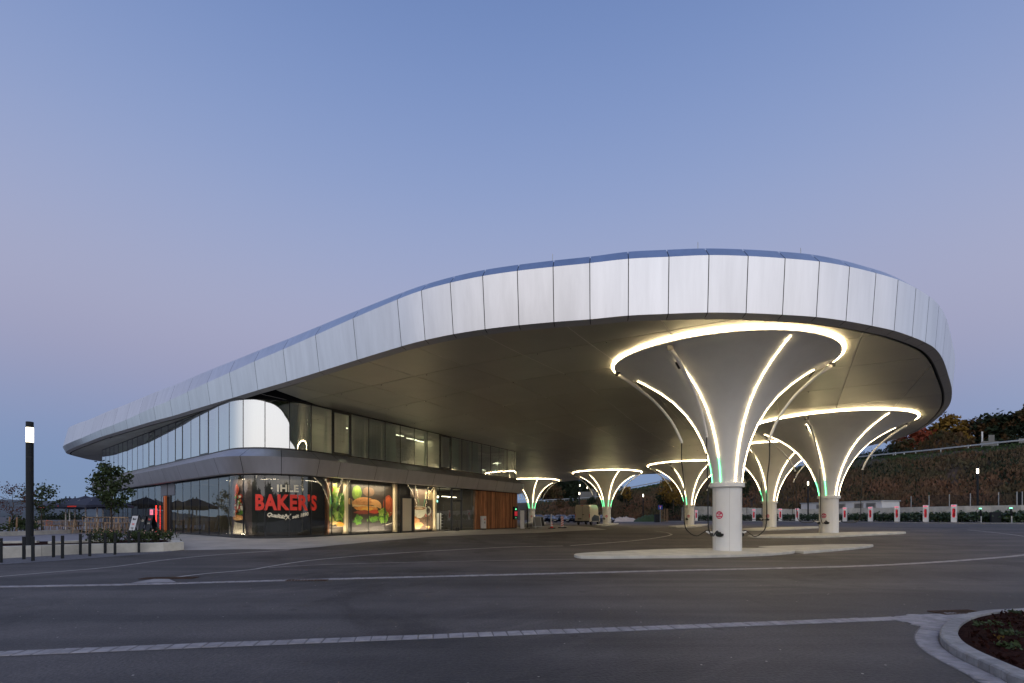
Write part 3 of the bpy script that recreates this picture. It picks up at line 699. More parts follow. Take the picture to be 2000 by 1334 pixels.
# curtains: pleated sheets behind single bays
def curtain(s0, s1, mat='curtain', off=-.35, z0=Z2+.05, z1=Z3-.1):
    n = int(abs(s1-s0)/.055); v = []
    for k in range(n+1):
        s = s0+(s1-s0)*k/n; o = off+.045*math.sin(k*1.45)+.02*math.sin(k*.37+s); v += [wp(s, o, z0), wp(s, o, z1)]
    mesh('curtain', v, [(2*k, 2*k+2, 2*k+3, 2*k+1) for k in range(n)], mat, building, True)
for k in range(4): curtain(modsA[k]+.02, modsA[k+1]-.02)
curtain(.03, .22); curtain(1.15, 1.42)
curtain(modsR[1]+.1, modsR[2]-.1, 'curtain2')
for k in (2, 3, 4): curtain(modsR[k]+.05, modsR[k+1]-.05)
curtain(modsR[7]+.05, modsR[7]+.35); curtain(modsR[9]+.6, modsR[9]+1.4); curtain(modsR[10]+.1, modsR[10]+1.1, 'curtain2'); curtain(modsR[11]+.05, modsR[11]+1.4); curtain(modsR[15]+.05, modsR[15]+1.3)
for k in (0, 1, 3, 4, 6, 8, 10, 11, 13, 15, 16, 18): curtain(modsL[k]-.05, modsL[k+1]+.05)
# office lights: slim tubes under the ceilings, with real lamps
def ceil_light(s, off, z, ln=1.2, along=True, e=10, lamp=True, mat='tube', par=None):
    p, n = wall(s, off); d = np.array((-n[1], n[0])) if along else n
    a, b = p-d*ln/2, p+d*ln/2; mb = MB(); mb.beam((a[0],a[1],z), (b[0],b[1],z), .12, .05)
    o = mb.build('ceiling_light', mat, building)
for s, off, z in ((.75,-2.2,7.75),(1.9,-3.4,7.75),(8.0,-2.0,7.9),(9.2,-2.0,7.9),(8.6,-4.0,7.85),(9.6,-4.2,7.85),(11.2,-2.4,7.9),(12.3,-2.6,7.9),(19,-3,7.8),(20.5,-3,7.8),(3.6,-3,7.9),(5.6,-3,7.9)):
    ceil_light(s, off, z)
for s in (-9, -13, -18.5, -25, -33): ceil_light(s, -3, 7.8)
for s, off in ((12.2,-1.2),(13.3,-1.8),(14.6,-1.6),(15.8,-1.9),(12.6,-3.0),(14.0,-3.4),(15.4,-3.6),(13.0,-5.0),(15.0,-5.2)): ceil_light(s, off, 3.35, 1.1)
for s, off in ((-8,-2.5),(-11,-3.5),(-16,-2.5),(-20,-3.5),(-26,-3)): ceil_light(s, off, 3.5, .5)
for s, off, z in ((1.15,-2.6,6.7),(13.9,-2.3,7.25),(18.3,-2.0,7.2)):
    p, n = wall(s, off); MB().box(p[0]-.17,p[1]-.03,z,p[0]+.17,p[1]+.03,z+.18).build('exit_sign', 'exit', building)
p, n = wall(14.9, -3); MB().box(p[0]-.17,p[1]-.03,2.9,p[0]+.17,p[1]+.03,3.08).build('exit_sign', 'exit', building)
# potted plant in the upper window
pp, n = wall(8.75, -.9)
pl = empty('potted_plant', (pp[0], pp[1], Z2), label='bushy potted plant behind the lit upper window near the middle of the facade', cat='plant')
MB().lathe([(.001,0),(.16,0),(.2,.35),(.17,.35),(.16,.3),(.001,.3)], 16).build('pot', 'white', pl)
Pp = rng.normal(size=(260,3))*np.array((.28,.28,.3))+np.array((0,0,1.0)); cards(Pp, .13, 'lgreen', 'foliage', pl)
MB().tube([(0,0,.3),(0,.02,.8)], .02, 6).build('stem', 'bark', pl)
# ================================================================= FUNNEL COLUMNS
def text_mesh(body, size, bold=0.0, shear=0.0, align='CENTER', sx=1.0, extrude=0.0):
    """lettering as plain vertices and faces, centred on its middle"""
    c = bpy.data.curves.new('t', 'FONT'); c.body = body; c.size = size; c.offset = bold; c.shear = shear; c.align_x = align; c.align_y = 'CENTER'; c.resolution_u = 3; c.extrude = extrude; c.space_character = 1.1 if bold > .015 else 1.0
    o = bpy.data.objects.new('t', c); COL.objects.link(o)
    dg = bpy.context.evaluated_depsgraph_get(); me = bpy.data.meshes.new_from_object(o.evaluated_get(dg))
    v = [(p.co.x*sx, p.co.y, p.co.z) for p in me.vertices]; f = [tuple(p.vertices) for p in me.polygons]
    bpy.data.objects.remove(o); bpy.data.curves.remove(c); bpy.data.meshes.remove(me)
    return v, f
def bear(b): b = math.radians(b); return np.array((math.sin(b), math.cos(b)))       # compass bearing -> direction, 0 = away from camera
PROF = [(.58,3.08),(.60,3.3),(.655,3.8),(.79,4.4),(.98,5.0),(1.25,5.6),(1.62,6.2),(2.10,6.75),(2.66,7.2),(3.25,7.56),(3.78,7.82),(4.1,7.98),(4.42,8.06),(4.53,8.09),(4.55,8.13),(4.55,8.21)]
PZ = np.array([p[1] for p in PROF]); PR = np.array([p[0] for p in PROF])
def column(cx, cy, R, off, label, zc_base, decal=True, green=(290, 230), hang=None, arms=(290, 230, 110, 50), seg=64):
    t = empty('funnel_column', (cx, cy, zc_base), label=label, cat='column', group='white funnel columns carrying the canopy over the charging yard')
    inv = -zc_base
    def P(r, z, b, lift=0.0):
        """point on the funnel: r measured on the standard profile, z in the world, bearing b"""
        k = max(0, (r-.6))/(4.55-.6); rr = r if r < .6 else .6+(R-.6)*k**(.90 if R > 4.8 else 1); d = bear(b)
        x = d[0]*(rr+lift)+off[0]*k; y = d[1]*(rr+lift)+off[1]*k
        return (x, y, z+field(cx+x, cy+y)*k**1.3+inv)
    v = []; f = []
    for r, z in PROF:
        for k in range(seg): v.append(P(r, z, 360*k/seg))
    n = len(PROF)
    for i in range(n-1):
        for k in range(seg): f.append((i*seg+k, (i+1)*seg+k, (i+1)*seg+(k+1) % seg, i*seg+(k+1) % seg))
    mesh('funnel', v, f, 'white', t, True)
    tr = MB(); tr.lathe([(.60,.02),(.60,2.93-zc_base)], 48); o = tr.build('trunk', 'white', t, True)
    MB().lathe([(.56,0),(.56,.03)], 32).build('base_ring', 'galv', t)
    cl = MB(); cl.lathe([(.61,2.90-zc_base),(.70,2.90-zc_base),(.715,2.92-zc_base),(.715,3.08-zc_base),(.70,3.10-zc_base),(.57,3.10-zc_base)], 48); shade_auto(cl.build('collar', 'white', t), 30)
    # vertical joints of the trunk casing
    for b in (195, 255, 315, 15, 75, 135):
        d = bear(b); q = np.array((d[1], -d[0])); a = d*.6015
        mb = MB(); mb.add([(a[0]-q[0]*.004, a[1]-q[1]*.004, .05),(a[0]+q[0]*.004, a[1]+q[1]*.004, .05),(a[0]+q[0]*.004, a[1]+q[1]*.004, 2.88-zc_base),(a[0]-q[0]*.004, a[1]-q[1]*.004, 2.88-zc_base)], [(0,1,2,3)])
        mb.build('casing_joint', 'trafoin', t)
    # light ring round the rim
    mb = MB(); ringp = [P(4.55, 8.16, 360*k/96, .07) for k in range(96)]
    m_ = 6; vv = []; 
    for k in range(96):
        c = Vector(ringp[k]); d = bear(360*k/96)
        for j in range(m_): a = 2*math.pi*j/m_; vv.append((c.x+d[0]*.021*math.cos(a), c.y+d[1]*.021*math.cos(a), c.z+.021*math.sin(a)))
    mb.add(vv, [(k*m_+j, k*m_+(j+1) % m_, ((k+1) % 96)*m_+(j+1) % m_, ((k+1) % 96)*m_+j) for k in range(96) for j in range(m_)])
    mb.build('light_ring', 'led', t)
    # light strips down the funnel
    for b in (290, 230, 170, 110, 50, 350):
        g_ = b in green; zt = 7.72 if b in arms else 8.02
        zz = list(np.linspace(3.14, zt, 34)); mw, mg = MB(), MB(); d = bear(b); q = np.array((d[1], -d[0])); w = .012
        def strip(mb, z0, z1):
            zs = [z for z in zz if z0 < z < z1]; zs = [z0]+zs+[z1]; vv = []
            for z in zs:
                r = float(np.interp(z, PZ, PR))
                for s_, l_ in ((-1,.014),(-1,.040),(1,.040),(1,.014)):
                    p = P(r, z, b, l_); vv.append((p[0]+q[0]*w*s_, p[1]+q[1]*w*s_, p[2]-(l_*.6)))
            mb.add(vv, [(i*4+j, i*4+j+1, (i+1)*4+j+1, (i+1)*4+j) for i in range(len(zs)-1) for j in range(3)])
        zg = 4.2 if g_ else 3.14
        strip(mw, zg, zt); mw.build('light_strip', 'leds', t)
        if g_: strip(mg, 3.14, zg); mg.build('light_strip', 'ledg', t)
    # swinging cable arms with their brackets
    ends = {}
    for b in arms:
        bb = b-4
        A = [(4.35,7.88),(3.85,7.56),(3.35,7.16),(2.88,6.74),(2.48,6.26),(2.17,5.8),(1.94,5.32),(1.80,4.95)]
        pts = [P(r, z, bb) for r, z in A]; pts = [Vector(p) for p in catmull(pts, 3)]
        rad = [.085-.03*min(1, k/8) for k in range(len(pts))]
        arm = MB(); arm.tube(pts, rad, 8); arm.build('cable_arm', 'white', t, True)
        MB().beam(P(4.4, 8.0, bb), P(4.4, 7.84, bb), .22, .07).build('bracket', 'dark', t)
        MB().beam(P(3.6, 7.62, b), P(3.35, 7.42, b, .04), .10, .05).build('bracket', 'dark', t)
        e = pts[-1]; MB().cyl((e.x, e.y), .055, e.z-.06, e.z+.02, 10).build('cable_gland', 'white', t)
        ends[b] = e
    # charging cables
    for b, target, sag in (hang or []):
        e = ends[b]; d = bear(target); c = Vector((d[0]*.62, d[1]*.62, .80)); o = Vector((d[0], d[1], 0)); h = e.z-.06
        bd = Vector((bear(b)[0], bear(b)[1], 0))
        pts = [Vector((e.x, e.y, h)), Vector((e.x, e.y, h-.8)), Vector((e.x-bd.x*.10, e.y-bd.y*.10, h-1.9)), Vector((e.x, e.y, 1.25))-bd*.12,
               Vector((e.x, e.y, .80))-bd*.18+(c-Vector((e.x, e.y, .8)))*.12, (c+Vector((e.x, e.y, .8)))*.5+Vector((0,0,-sag)), c+o*.42+Vector((0,0,-.02)), c+o*.22+Vector((0,0,.10)), c+o*.06]
        pts = [Vector(p) for p in catmull([tuple(p) for p in pts], 5)]
        mb = MB(); mb.tube(pts, .024, 7); cb = mb.build('charging_cable', 'rubber', t, True)
        pl = MB(); pl.tube([c+o*.26+Vector((0,0,.06)), c+o*.12+Vector((0,0,.01)), c-o*.01], [.035,.06,.065], 8); pl.build('plug', 'white' if target in (285, 85) else 'rubber', cb)
        hd = MB(); q = Vector((d[1], -d[0], 0)); c2 = Vector((d[0]*.60, d[1]*.60, .76))
        hd.add([c2+q*a_+o*l_+Vector((0,0,z_)) for l_ in (0,.09) for a_, z_ in ((-.17,.02),(-.15,-.08),(-.06,-.12),(.06,-.12),(.15,-.08),(.17,.02),(.1,.06),(-.1,.03))], [tuple(range(8)), tuple(range(15,7,-1))]+[(i, (i+1) % 8, 8+(i+1) % 8, 8+i) for i in range(8)])
        hd.build('plug_holder', 'rubber', t)
    if decal:
        vd = math.degrees(math.atan2(-cx, -cy)) % 360; b0 = vd+(22 if decal == 1 else decal); rr = .604
        v = [(0,0)]+[(.17*math.cos(a), .17*math.sin(a)) for a in np.linspace(0, 2*math.pi, 32, endpoint=False)]
        def wrap(vs, z0, lift): 
            out = []
            for p in vs:
                a = math.radians(b0)-p[0]/rr; out.append((math.sin(a)*(rr+lift), math.cos(a)*(rr+lift), z0+p[1]))
            return out
        zz0 = 1.68-zc_base
        dc = mesh('decal', wrap(v, zz0, 0), [(0, i, i % 32+1) for i in range(1, 33)], 'magenta', t)
        for body, sz, dz in (('nur', .085, .095), ('75cm', .125, 0), ('Kabel', .07, -.1)):
            tv, tf = text_mesh(body, sz, .002); mesh('lettering', wrap([(p[0], p[1]) for p in tv], zz0+dz, .003), tf, 'white', dc)
    return t
def px_col(px, Y): return ((px-1000)/F*Y, Y)
c = px_col(1420, 21.5)
col1 = column(c[0], c[1], 4.55, (-.40, -.05), 'largest and nearest white funnel column, its lit rim almost touching the front edge of the roof', 0.0+.085,
   hang=[(290, 285, .14), (230, 232, .10), (110, 85, .14), (50, 60, .1)], decal=32)
c = px_col(1618.5, 34.5); column(c[0], c[1], 5.0, (-.15, 0), 'second largest white funnel column, to the right of the nearest one', g(*c)+.08, decal=30, hang=[(230, 225, .1), (290, 285, .05), (110, 85, .05)], green=(290, 230))
c = px_col(1503, 46.7); column(c[0], c[1], 4.95, (-.1, 0), 'white funnel column seen between the two largest ones', g(*c)+.08, decal=18, hang=[(230, 225, .05), (290, 285, .05), (110, 95, .05)])
c = px_col(1346, 61.3); column(c[0], c[1], 5.0, (0, 0), 'white funnel column just left of the nearest one, with half its rim hidden', g(*c)+.08, decal=8, hang=[(230, 225, .05)])
c = px_col(1185, 72.3); column(c[0], c[1], 5.0, (0, 0), 'small distant white funnel column standing alone beside the parked van', g(*c)+.08, decal=4, hang=[(230, 225, .05)], green=(290,230,170,110))
c = px_col(1038.5, 87.8); column(c[0], c[1], 4.9, (0, 0), 'farthest white funnel column, beside the timber-clad corner of the building', g(*c)+.08, decal=4, green=(290,230,170,110))

# concrete islands under the columns
def island(pts, name, label, z=.11, kind='structure'):
    P = [G(*p) for p in pts]; P = [(p.x, p.y) for p in P]
    if area(P) < 0: P = P[::-1]
    n = len(P); cc = np.mean(P, axis=0); zs = g(*cc)+z; ins = []
    for p in P: d = np.array(p)-cc; L_ = np.linalg.norm(d); ins.append(tuple(cc+d*(1-.04/L_)))
    v = [(p[0], p[1], g(*p)-.1) for p in P]+[(p[0], p[1], g(*p)+z-.02) for p in P]+[(p[0], p[1], g(*p)+z) for p in ins]+[(cc[0], cc[1], zs)]
    f = [(i, (i+1) % n, n+(i+1) % n, n+i) for i in range(n)]+[(n+i, n+(i+1) % n, 2*n+(i+1) % n, 2*n+i) for i in range(n)]+[(2*n+i, 2*n+(i+1) % n, 3*n) for i in range(n)]
    return tag(mesh(name, v, f, 'concrete'), label, kind='structure')
def rnd(P): return [tuple(p) for p in catmull(P, 3, True)]
island(rnd([(1124,1089),(1140,1084.5),(1300,1076.5),(1390,1075),(1480,1074.5),(1540,1077),(1551,1080.5),(1500,1085.5),(1380,1089.5),(1240,1091),(1150,1091.5)]), 'traffic_island', 'pale concrete island under the nearest funnel column')
island(rnd([(1486,1072.5),(1500,1070.5),(1600,1067.5),(1694,1066.5),(1701,1069),(1660,1074),(1578,1081),(1560,1080.5)]), 'traffic_island', 'pale wedge-shaped concrete island right of the nearest funnel column')
island(rnd([(1461,1049),(1480,1047.5),(1580,1044.5),(1640,1042.5),(1720,1041),(1764,1041),(1762,1043),(1700,1046),(1620,1050),(1500,1050.8)]), 'traffic_island', 'pale concrete island under the second largest funnel column')
island(rnd([(1452,1034.5),(1500,1032),(1596,1030),(1600,1031.5),(1560,1034),(1500,1036.5),(1456,1036.5)]), 'traffic_island', 'pale concrete island under the funnel column between the two largest')
island(rnd([(1305,1029),(1345,1026.2),(1380,1024.6),(1382,1026),(1360,1029.5),(1320,1030.6)]), 'traffic_island', 'pale concrete island under the funnel column left of the nearest one')
island(rnd([(1163,1026),(1185,1023.5),(1204,1022.8),(1208,1024),(1196,1026.5),(1175,1027.5)]), 'traffic_island', 'pale concrete island under the column beside the van')
island(rnd([(1026,1022.5),(1040,1020.5),(1064,1021),(1062,1023),(1040,1024)]), 'traffic_island', 'pale concrete island under the farthest column')

# ================================================================= PAVEMENTS, GUTTERS AND MARKINGS
pav = [G(*p) for p in ((360,1075),(470,1073),(565,1073.5),(620,1069),(730,1058),(840,1049),(950,1044),(1060,1040.6),(1110,1037.5),(1148,1036),(1185,1034.5),(1150,1029),(1080,1026))]
pav = [(p.x, p.y) for p in pav]+[tuple(wall(s, -.05)[0]) for s in np.arange(LR+3, -ARC-26, -.8)]+[(G(330,1047).x, G(330,1047).y), (G(345,1062).x, G(345,1062).y)]
tag(drape(pav, 'pavement', .010, 'paving', .8), 'pale paved forecourt along the glass front', kind='structure')
# terrace left of the building
ter = [(G(330,1047).x, G(330,1047).y)]+[tuple(wall(s, -.05)[0]) for s in np.arange(-ARC-26, -ARC-LL-4, -.8)]+[(-60, 62), (-63, 40), (-40, 24.5), (-25, 22.5), (-16.2, 22.2)]
tag(drape(ter, 'terrace', .014, 'plaza', .9), 'grey paved terrace left of the building', kind='structure')
# thin pale marking lines
def pxband(pts, w, name='road_line', mat='line', label='thin pale line set in the asphalt', dz=.008, sub=3):
    P = [tuple(G(*p))[:2] for p in pts]; P = [tuple(q) for q in catmull(P, sub)]
    return tag(band(P, w, name, dz, mat), label, kind='structure')
pxband([(-40,1131),(0,1126.5),(100,1118),(220,1107.5),(330,1093),(440,1082.5),(565,1074.5)], .11)
pxband([(345,1127.5),(400,1121),(490,1113),(525,1107),(600,1095.5),(700,1086),(800,1079),(900,1073.5),(1000,1068.5),(1100,1066.5)], .13)
pxband([(1114,1065.8),(1160,1062.5),(1230,1057),(1280,1051),(1305,1046.5),(1312,1044)], .15)
pxband([(525,1109.5),(600,1104.5),(740,1100),(900,1096.5),(1000,1094.5),(1123,1092.5)], .07)
pxband([(1000,1049.5),(1040,1048),(1080,1045)], .05)
pxband([(1890,1035),(1940,1040),(2010,1049)], .12)
pxband([(1312,1044),(1300,1040),(1278,1037)], .10)
# cobbled gutters: every stone is a piece
def stone(sx, sy, sz, seed):
    r = random.Random(seed); c = .012; j = lambda: r.uniform(-.006, .006)
    lo = [(-sx/2,-sy/2),(sx/2,-sy/2),(sx/2,sy/2),(-sx/2,sy/2)]; lo = [(x+j(), y+j()) for x, y in lo]
    v = [(x, y, -.05) for x, y in lo]+[(x, y, sz-.006) for x, y in lo]+[(x-c*math.copysign(1, x), y-c*math.copysign(1, y), sz+r.uniform(-.001,.001)) for x, y in lo]
    f = [(0,1,5,4),(1,2,6,5),(2,3,7,6),(3,0,4,7),(4,5,9,8),(5,6,10,9),(6,7,11,10),(7,4,8,11),(8,9,10,11)]
    me = bpy.data.meshes.new('paving_stone'); me.from_pydata(v, [], f); me.materials.append(M['cobble']); return me
def gutter(P, rows, ln, wd, label, zt=.012, name='gutter'):
    P = [np.array(p[:2]) for p in P]
    bed = band([tuple(p) for p in P], rows*wd+.03, name, .004, 'joint', step=.4); tag(bed, label, kind='structure')
    cum = [0]
    for a, b in zip(P, P[1:]): cum.append(cum[-1]+np.linalg.norm(b-a))
    lib = [stone(ln-.018, wd-.014, zt, k) for k in range(6)]; cnt = 0
    for r_ in range(rows):
        s = ln*(.5 if r_ % 2 == 0 else 1.0)
        while s < cum[-1]-ln/2 and cnt < 299:
            i = max(k for k in range(len(cum)) if cum[k] <= s); i = min(i, len(P)-2)
            t = (s-cum[i])/(cum[i+1]-cum[i]); p = P[i]+(P[i+1]-P[i])*t; d = (P[i+1]-P[i])/np.linalg.norm(P[i+1]-P[i]); n = np.array((-d[1], d[0]))
            q = p+n*((r_-(rows-1)/2)*wd); o = bpy.data.objects.new('paving_stone', random.choice(lib)); COL.objects.link(o); o.parent = bed
            o.location = (q[0], q[1], g(*q)+random.uniform(-.002, .003)); o.rotation_euler = (random.uniform(-.012,.012), random.uniform(-.012,.012), math.atan2(d[1], d[0])+random.uniform(-.012,.012))
            s += ln; cnt += 1
    return bed
gP = lambda L_: [tuple(G(*p))[:2] for p in L_]
gutter([tuple(p) for p in catmull(gP([(-160,1283.5),(0,1277.5),(350,1263),(600,1253.2),(1000,1237.6),(1160,1231.5),(1400,1222),(1600,1214),(1760,1208)]), 4)], 1, .20, .235, 'single row of pale granite setts crossing the foreground asphalt')
gutter([tuple(p) for p in catmull(gP([(-140,1149),(0,1146.5),(200,1143),(330,1140),(500,1135.5),(700,1130),(1000,1122.5),(1300,1115),(1500,1110.5),(1700,1105),(1860,1096),(2000,1084),(2080,1075)]), 4)], 2, .27, .135, 'double row of pale granite setts across the yard in front of the roof')
tag(drape(gP([(255,1139.5),(300,1131.5),(330,1131.5),(345,1138)]), 'gutter_apron', .012, 'cobble', .4), 'small paved triangle where the gutters meet', kind='structure')
def drain(px, py, label, ln=.9, rz=0.0, w=.34):
    p = G(px, py); t = empty('drain_grate', (p.x, p.y, p.z+.006), rz, label=label, cat='drain')
    mb = MB(); mb.box(-ln/2,-w/2,0,ln/2,-w/2+.03,.012); mb.box(-ln/2,w/2-.03,0,ln/2,w/2,.012); mb.box(-ln/2,-w/2+.03,0,-ln/2+.03,w/2-.03,.012); mb.box(ln/2-.03,-w/2+.03,0,ln/2,w/2-.03,.012); mb.build('frame', 'rust', t)
    MB().box(-ln/2+.03,-w/2+.03,-.002,ln/2-.03,w/2-.03,.001).build('pit', 'black', t)
    k = int(ln/.075)
    for i in range(1, k): x = -ln/2+ln*i/k; MB().box(x-.012,-w/2+.03,.002,x+.012,w/2-.03,.010).build('bar', 'rust', t)
drain(331, 1129.5, 'rusty drain grate beside the paved triangle on the left', 1.3, .1)
drain(600, 1134, 'rusty drain grate set along the middle gutter', 1.0, .02, .22)
drain(1868, 1196.5, 'rusty drain grate at the tip of the planted island', .8, .15, .3)

# kerbed planting island, lower right
ko = [(2000,1187),(1930,1190.5),(1880,1199),(1848,1213),(1835,1230),(1842,1248),(1868,1266),(1910,1286),(1955,1306),(2000,1325)]
KO = [tuple(atz(x, y, .10))[:2] for x, y in ko]+[(4.85,3.5),(5.6,2.0),(8.5,.6),(13,1.5),(15.5,4.8),(13.8,8.2),(11,8.6)]
KO = [np.array(p) for p in catmull(KO, 8, True)]
if area([tuple(p) for p in KO]) < 0: KO = KO[::-1]
nk = len(KO)
def koff(i, o):
    d = KO[(i+1) % nk]-KO[i-1]; d /= np.linalg.norm(d); n = np.array((d[1], -d[0])); return KO[i % nk]+n*o
isl = tag(mesh('planting_bed', [tuple(koff(i, -.15))+(.075,) for i in range(nk)]+[tuple(np.mean(KO, axis=0))+(.17,)], [(i, (i+1) % nk, nk) for i in range(nk)], 'mulch', smooth=True), 'dark bark mulch inside the kerbed island in the lower right corner', kind='structure')
kerbr = tag(mesh('kerb', [tuple(koff(i, -.005))+(.05,) for i in range(nk)]+[tuple(koff(i, -.16))+(.06,) for i in range(nk)], [(i, (i+1) % nk, nk+(i+1) % nk, nk+i) for i in range(nk)], 'joint'), 'granite kerb round the planted island', kind='structure')
for a in range(0, nk, 4):
    v = []; nn = 4
    for k in range(nn+1):
        i = a+k; sh = .0
        p = [koff(i, 0), koff(i, .0), koff(i, -.02), koff(i, -.175), koff(i, -.18)]
        d = KO[(i+1) % nk]-KO[i-1 if i % nk else nk-1]; d = d/np.linalg.norm(d); e = d*(.004 if k == 0 else (-.004 if k == nn else 0))
        for q, z in zip(p, (-.03, .085, .10, .105, .05)): v.append((q[0]+e[0], q[1]+e[1], z))
    f = [(k*5+j, (k+1)*5+j, (k+1)*5+j+1, k*5+j+1) for k in range(nn) for j in range(4)]+[(0,1,2,3,4), tuple(nn*5+j for j in (4,3,2,1,0))]
    mesh('kerb_stone', v, f, 'kerb', kerbr)
lib = [stone(.15, .225, .012, 50+k) for k in range(5)]
gut2 = tag(mesh('gutter', [tuple(koff(i, .005))+(.004,) for i in range(nk)]+[tuple(koff(i, .26))+(.004,) for i in range(nk)], [(i, nk+i, nk+(i+1) % nk, (i+1) % nk) for i in range(nk)], 'joint'), 'granite setts laid round the outside of the kerb', kind='structure')
acc = 0; last = koff(0, .13)
for i in range(nk*6):
    j = i//6; t = (i % 6)/6; p = koff(j, .13)*(1-t)+koff((j+1) % nk, .13)*t; acc += np.linalg.norm(p-last); last = p
    if acc >= .17:
        acc = 0; d = koff((j+1) % nk, .13)-koff(j, .13); o = bpy.data.objects.new('paving_stone', random.choice(lib)); COL.objects.link(o); o.parent = gut2
        o.location = (p[0], p[1], random.uniform(-.001, .003)); o.rotation_euler = (0, 0, math.atan2(d[1], d[0])+random.uniform(-.02,.02))
# wedge of setts linking the row to the island
wl = gP([(1725,1209),(1760,1203.5),(1800,1200.5),(1850,1198.8),(1885,1197.5),(1870,1206),(1838,1226),(1802,1230),(1797,1224),(1770,1215.5)])
apron = drape(wl, 'gutter_apron', .008, 'cobble', .3); tag(apron, 'fan of granite setts between the gutter row and the planted island', kind='structure')
x0, x1 = min(p[0] for p in wl), max(p[0] for p in wl); y0, y1 = min(p[1] for p in wl), max(p[1] for p in wl)
lib2 = [stone(.19, .125, .013, 80+k) for k in range(5)]; r_ = 0; yy = y0
kpoly = [tuple(koff(i, .27)) for i in range(nk)]
while yy < y1:
    xx = x0+(.1 if r_ % 2 else 0)
    while xx < x1:
        if inside((xx, yy), wl) and not inside((xx, yy), kpoly):
            o = bpy.data.objects.new('paving_stone', random.choice(lib2)); COL.objects.link(o); o.parent = apron; o.location = (xx, yy, random.uniform(0,.003)); o.rotation_euler = (0,0,.05)
        xx += .205
    yy += .14; r_ += 1
# bark chips and low weeds on the bed
Pm = []
while len(Pm) < 5200:
    p = (rng.uniform(4.8, 12), rng.uniform(1, 8.6))
    if inside(p, [tuple(koff(i, -.25)) for i in range(nk)]): Pm.append((p[0], p[1], .08+rng.uniform(0,.03)+.03*math.sin(p[0]*3)*math.sin(p[1]*4)))
tag(cards(np.array(Pm), .045, 'mulch', 'bark_chips', asp=1.3), 'bark chips spread over the kerbed island', 'bark mulch', kind='stuff')
def weed(px, py, n, sp, label, mat='lgreen', size=.035):
    p = atz(px, py, .09); t = empty('weed', (p.x, p.y, .09), label=label, cat='plant', group='small weeds on the mulch island')
    q = rng.normal(size=(n,3))*np.array((sp, sp, .022))+np.array((0,0,.035)); q[:,2] = np.abs(q[:,2]); cards(q, size, mat, 'leaves', t)
    MB().tube([(0,0,-.01),(0,0,.05)], .004, 5).build('stem', mat, t)
weed(1972, 1240, 130, .07, 'largest clump of green weeds in the middle of the mulch island')
weed(1968, 1264, 70, .06, 'low green weeds with a yellow leaf, nearest the camera on the mulch island')
weed(1945, 1221, 45, .06, 'flat patch of green weeds left of the middle of the mulch island')
weed(1908, 1222, 30, .03, 'tiny pale weed near the tip of the mulch island')
weed(1980, 1200, 30, .05, 'small weeds along the far kerb of the mulch island')
weed(1950, 1250, 10, .02, 'single yellow leaf lying on the mulch', 'lyellow', .03)
# ================================================================= SHOP WINDOW GRAPHICS, DOORS, CLADDING
def flatmat(name, col):
    if name not in MATS: pmat(name, col, .55, noise=(7, .12))
    return MATS[name]
def wpoly(shapes, s0, s1, z0, z1, off, name='poster', parent=building, lift=.0022):
    """flat print mounted behind the glass: shapes = [(colour name, colour, [(u, v)...])] with u, v in 0..1, later shapes on top"""
    v = []; f = []; fm = []; mats = []; idx = {}
    def strips(poly):      # cut into narrow columns so the print follows the curved glass
        out = []; nseg = max(1, int(abs(s1-s0)/.4))
        for k in range(nseg):
            c = clip_cell(poly, (k/nseg, -1), (1,0), (0,1), 1/nseg, 3)
            if len(c) > 2: out.append(c)
        return out
    for L_, (nm, col, poly) in enumerate(shapes):
        if nm not in idx: idx[nm] = len(mats); mats.append(flatmat(nm, col) if nm not in M else M[nm])
        if area(poly) < 0: poly = poly[::-1]
        poly = [(min(1, max(0, p[0])), min(1, max(0, p[1]))) for p in poly]
        for c in (strips(poly) if convex(poly) else [poly]):
            k = len(v); v += [wp(s0+(s1-s0)*p[0], off+lift*L_ if L_ < 40 else off+lift*40+.0004*L_, z0+(z1-z0)*p[1]) for p in c]; f.append(tuple(range(k, k+len(c)))); fm.append(idx[nm])
    return mesh(name, v, f, mats, parent, False, fm)
def convex(P):
    n = len(P); s_ = None
    for i in range(n):
        a, b, c = P[i], P[(i+1) % n], P[(i+2) % n]; x = (b[0]-a[0])*(c[1]-b[1])-(b[1]-a[1])*(c[0]-b[0])
        if abs(x) < 1e-9: continue
        if s_ is None: s_ = x > 0
        elif s_ != (x > 0): return False
    return True
def blob(cx, cy, rx, ry, n=14, j=.12, rot=0, seed=None):
    r = random.Random(seed); out = []
    for k in range(n):
        a = 2*math.pi*k/n; q = 1+r.uniform(-j, j); x, y = rx*q*math.cos(a), ry*q*math.sin(a)
        out.append((cx+x*math.cos(rot)-y*math.sin(rot), cy+x*math.sin(rot)+y*math.cos(rot)))
    return out
def box01(a, b, c, d): return [(a,b),(c,b),(c,d),(a,d)]
GR = [('p_green_a', (.10,.24,.02)), ('p_green_b', (.20,.36,.04)), ('p_green_c', (.05,.14,.015)), ('p_green_d', (.35,.48,.10))]
def leafpile(cx, cy, rx, ry, n, sz, seed, cols=GR, asp=1.0):
    r = random.Random(seed); out = []
    for k in range(n):
        a = r.uniform(0, 6.28); q = math.sqrt(r.random()); c = r.choice(cols); s = sz*r.uniform(.5, 1.3)
        b_ = blob(0, 0, s, s*r.uniform(.45, .8), 7, .3, r.uniform(0, 3), k+seed); out.append((c[0], c[1], [(cx+rx*q*math.cos(a)+p[0], cy+ry*q*math.sin(a)+p[1]*asp) for p in b_]))
    return out
PO = -.42
dkbg = ('p_dark', (.022,.016,.012), box01(0,0,1,1))
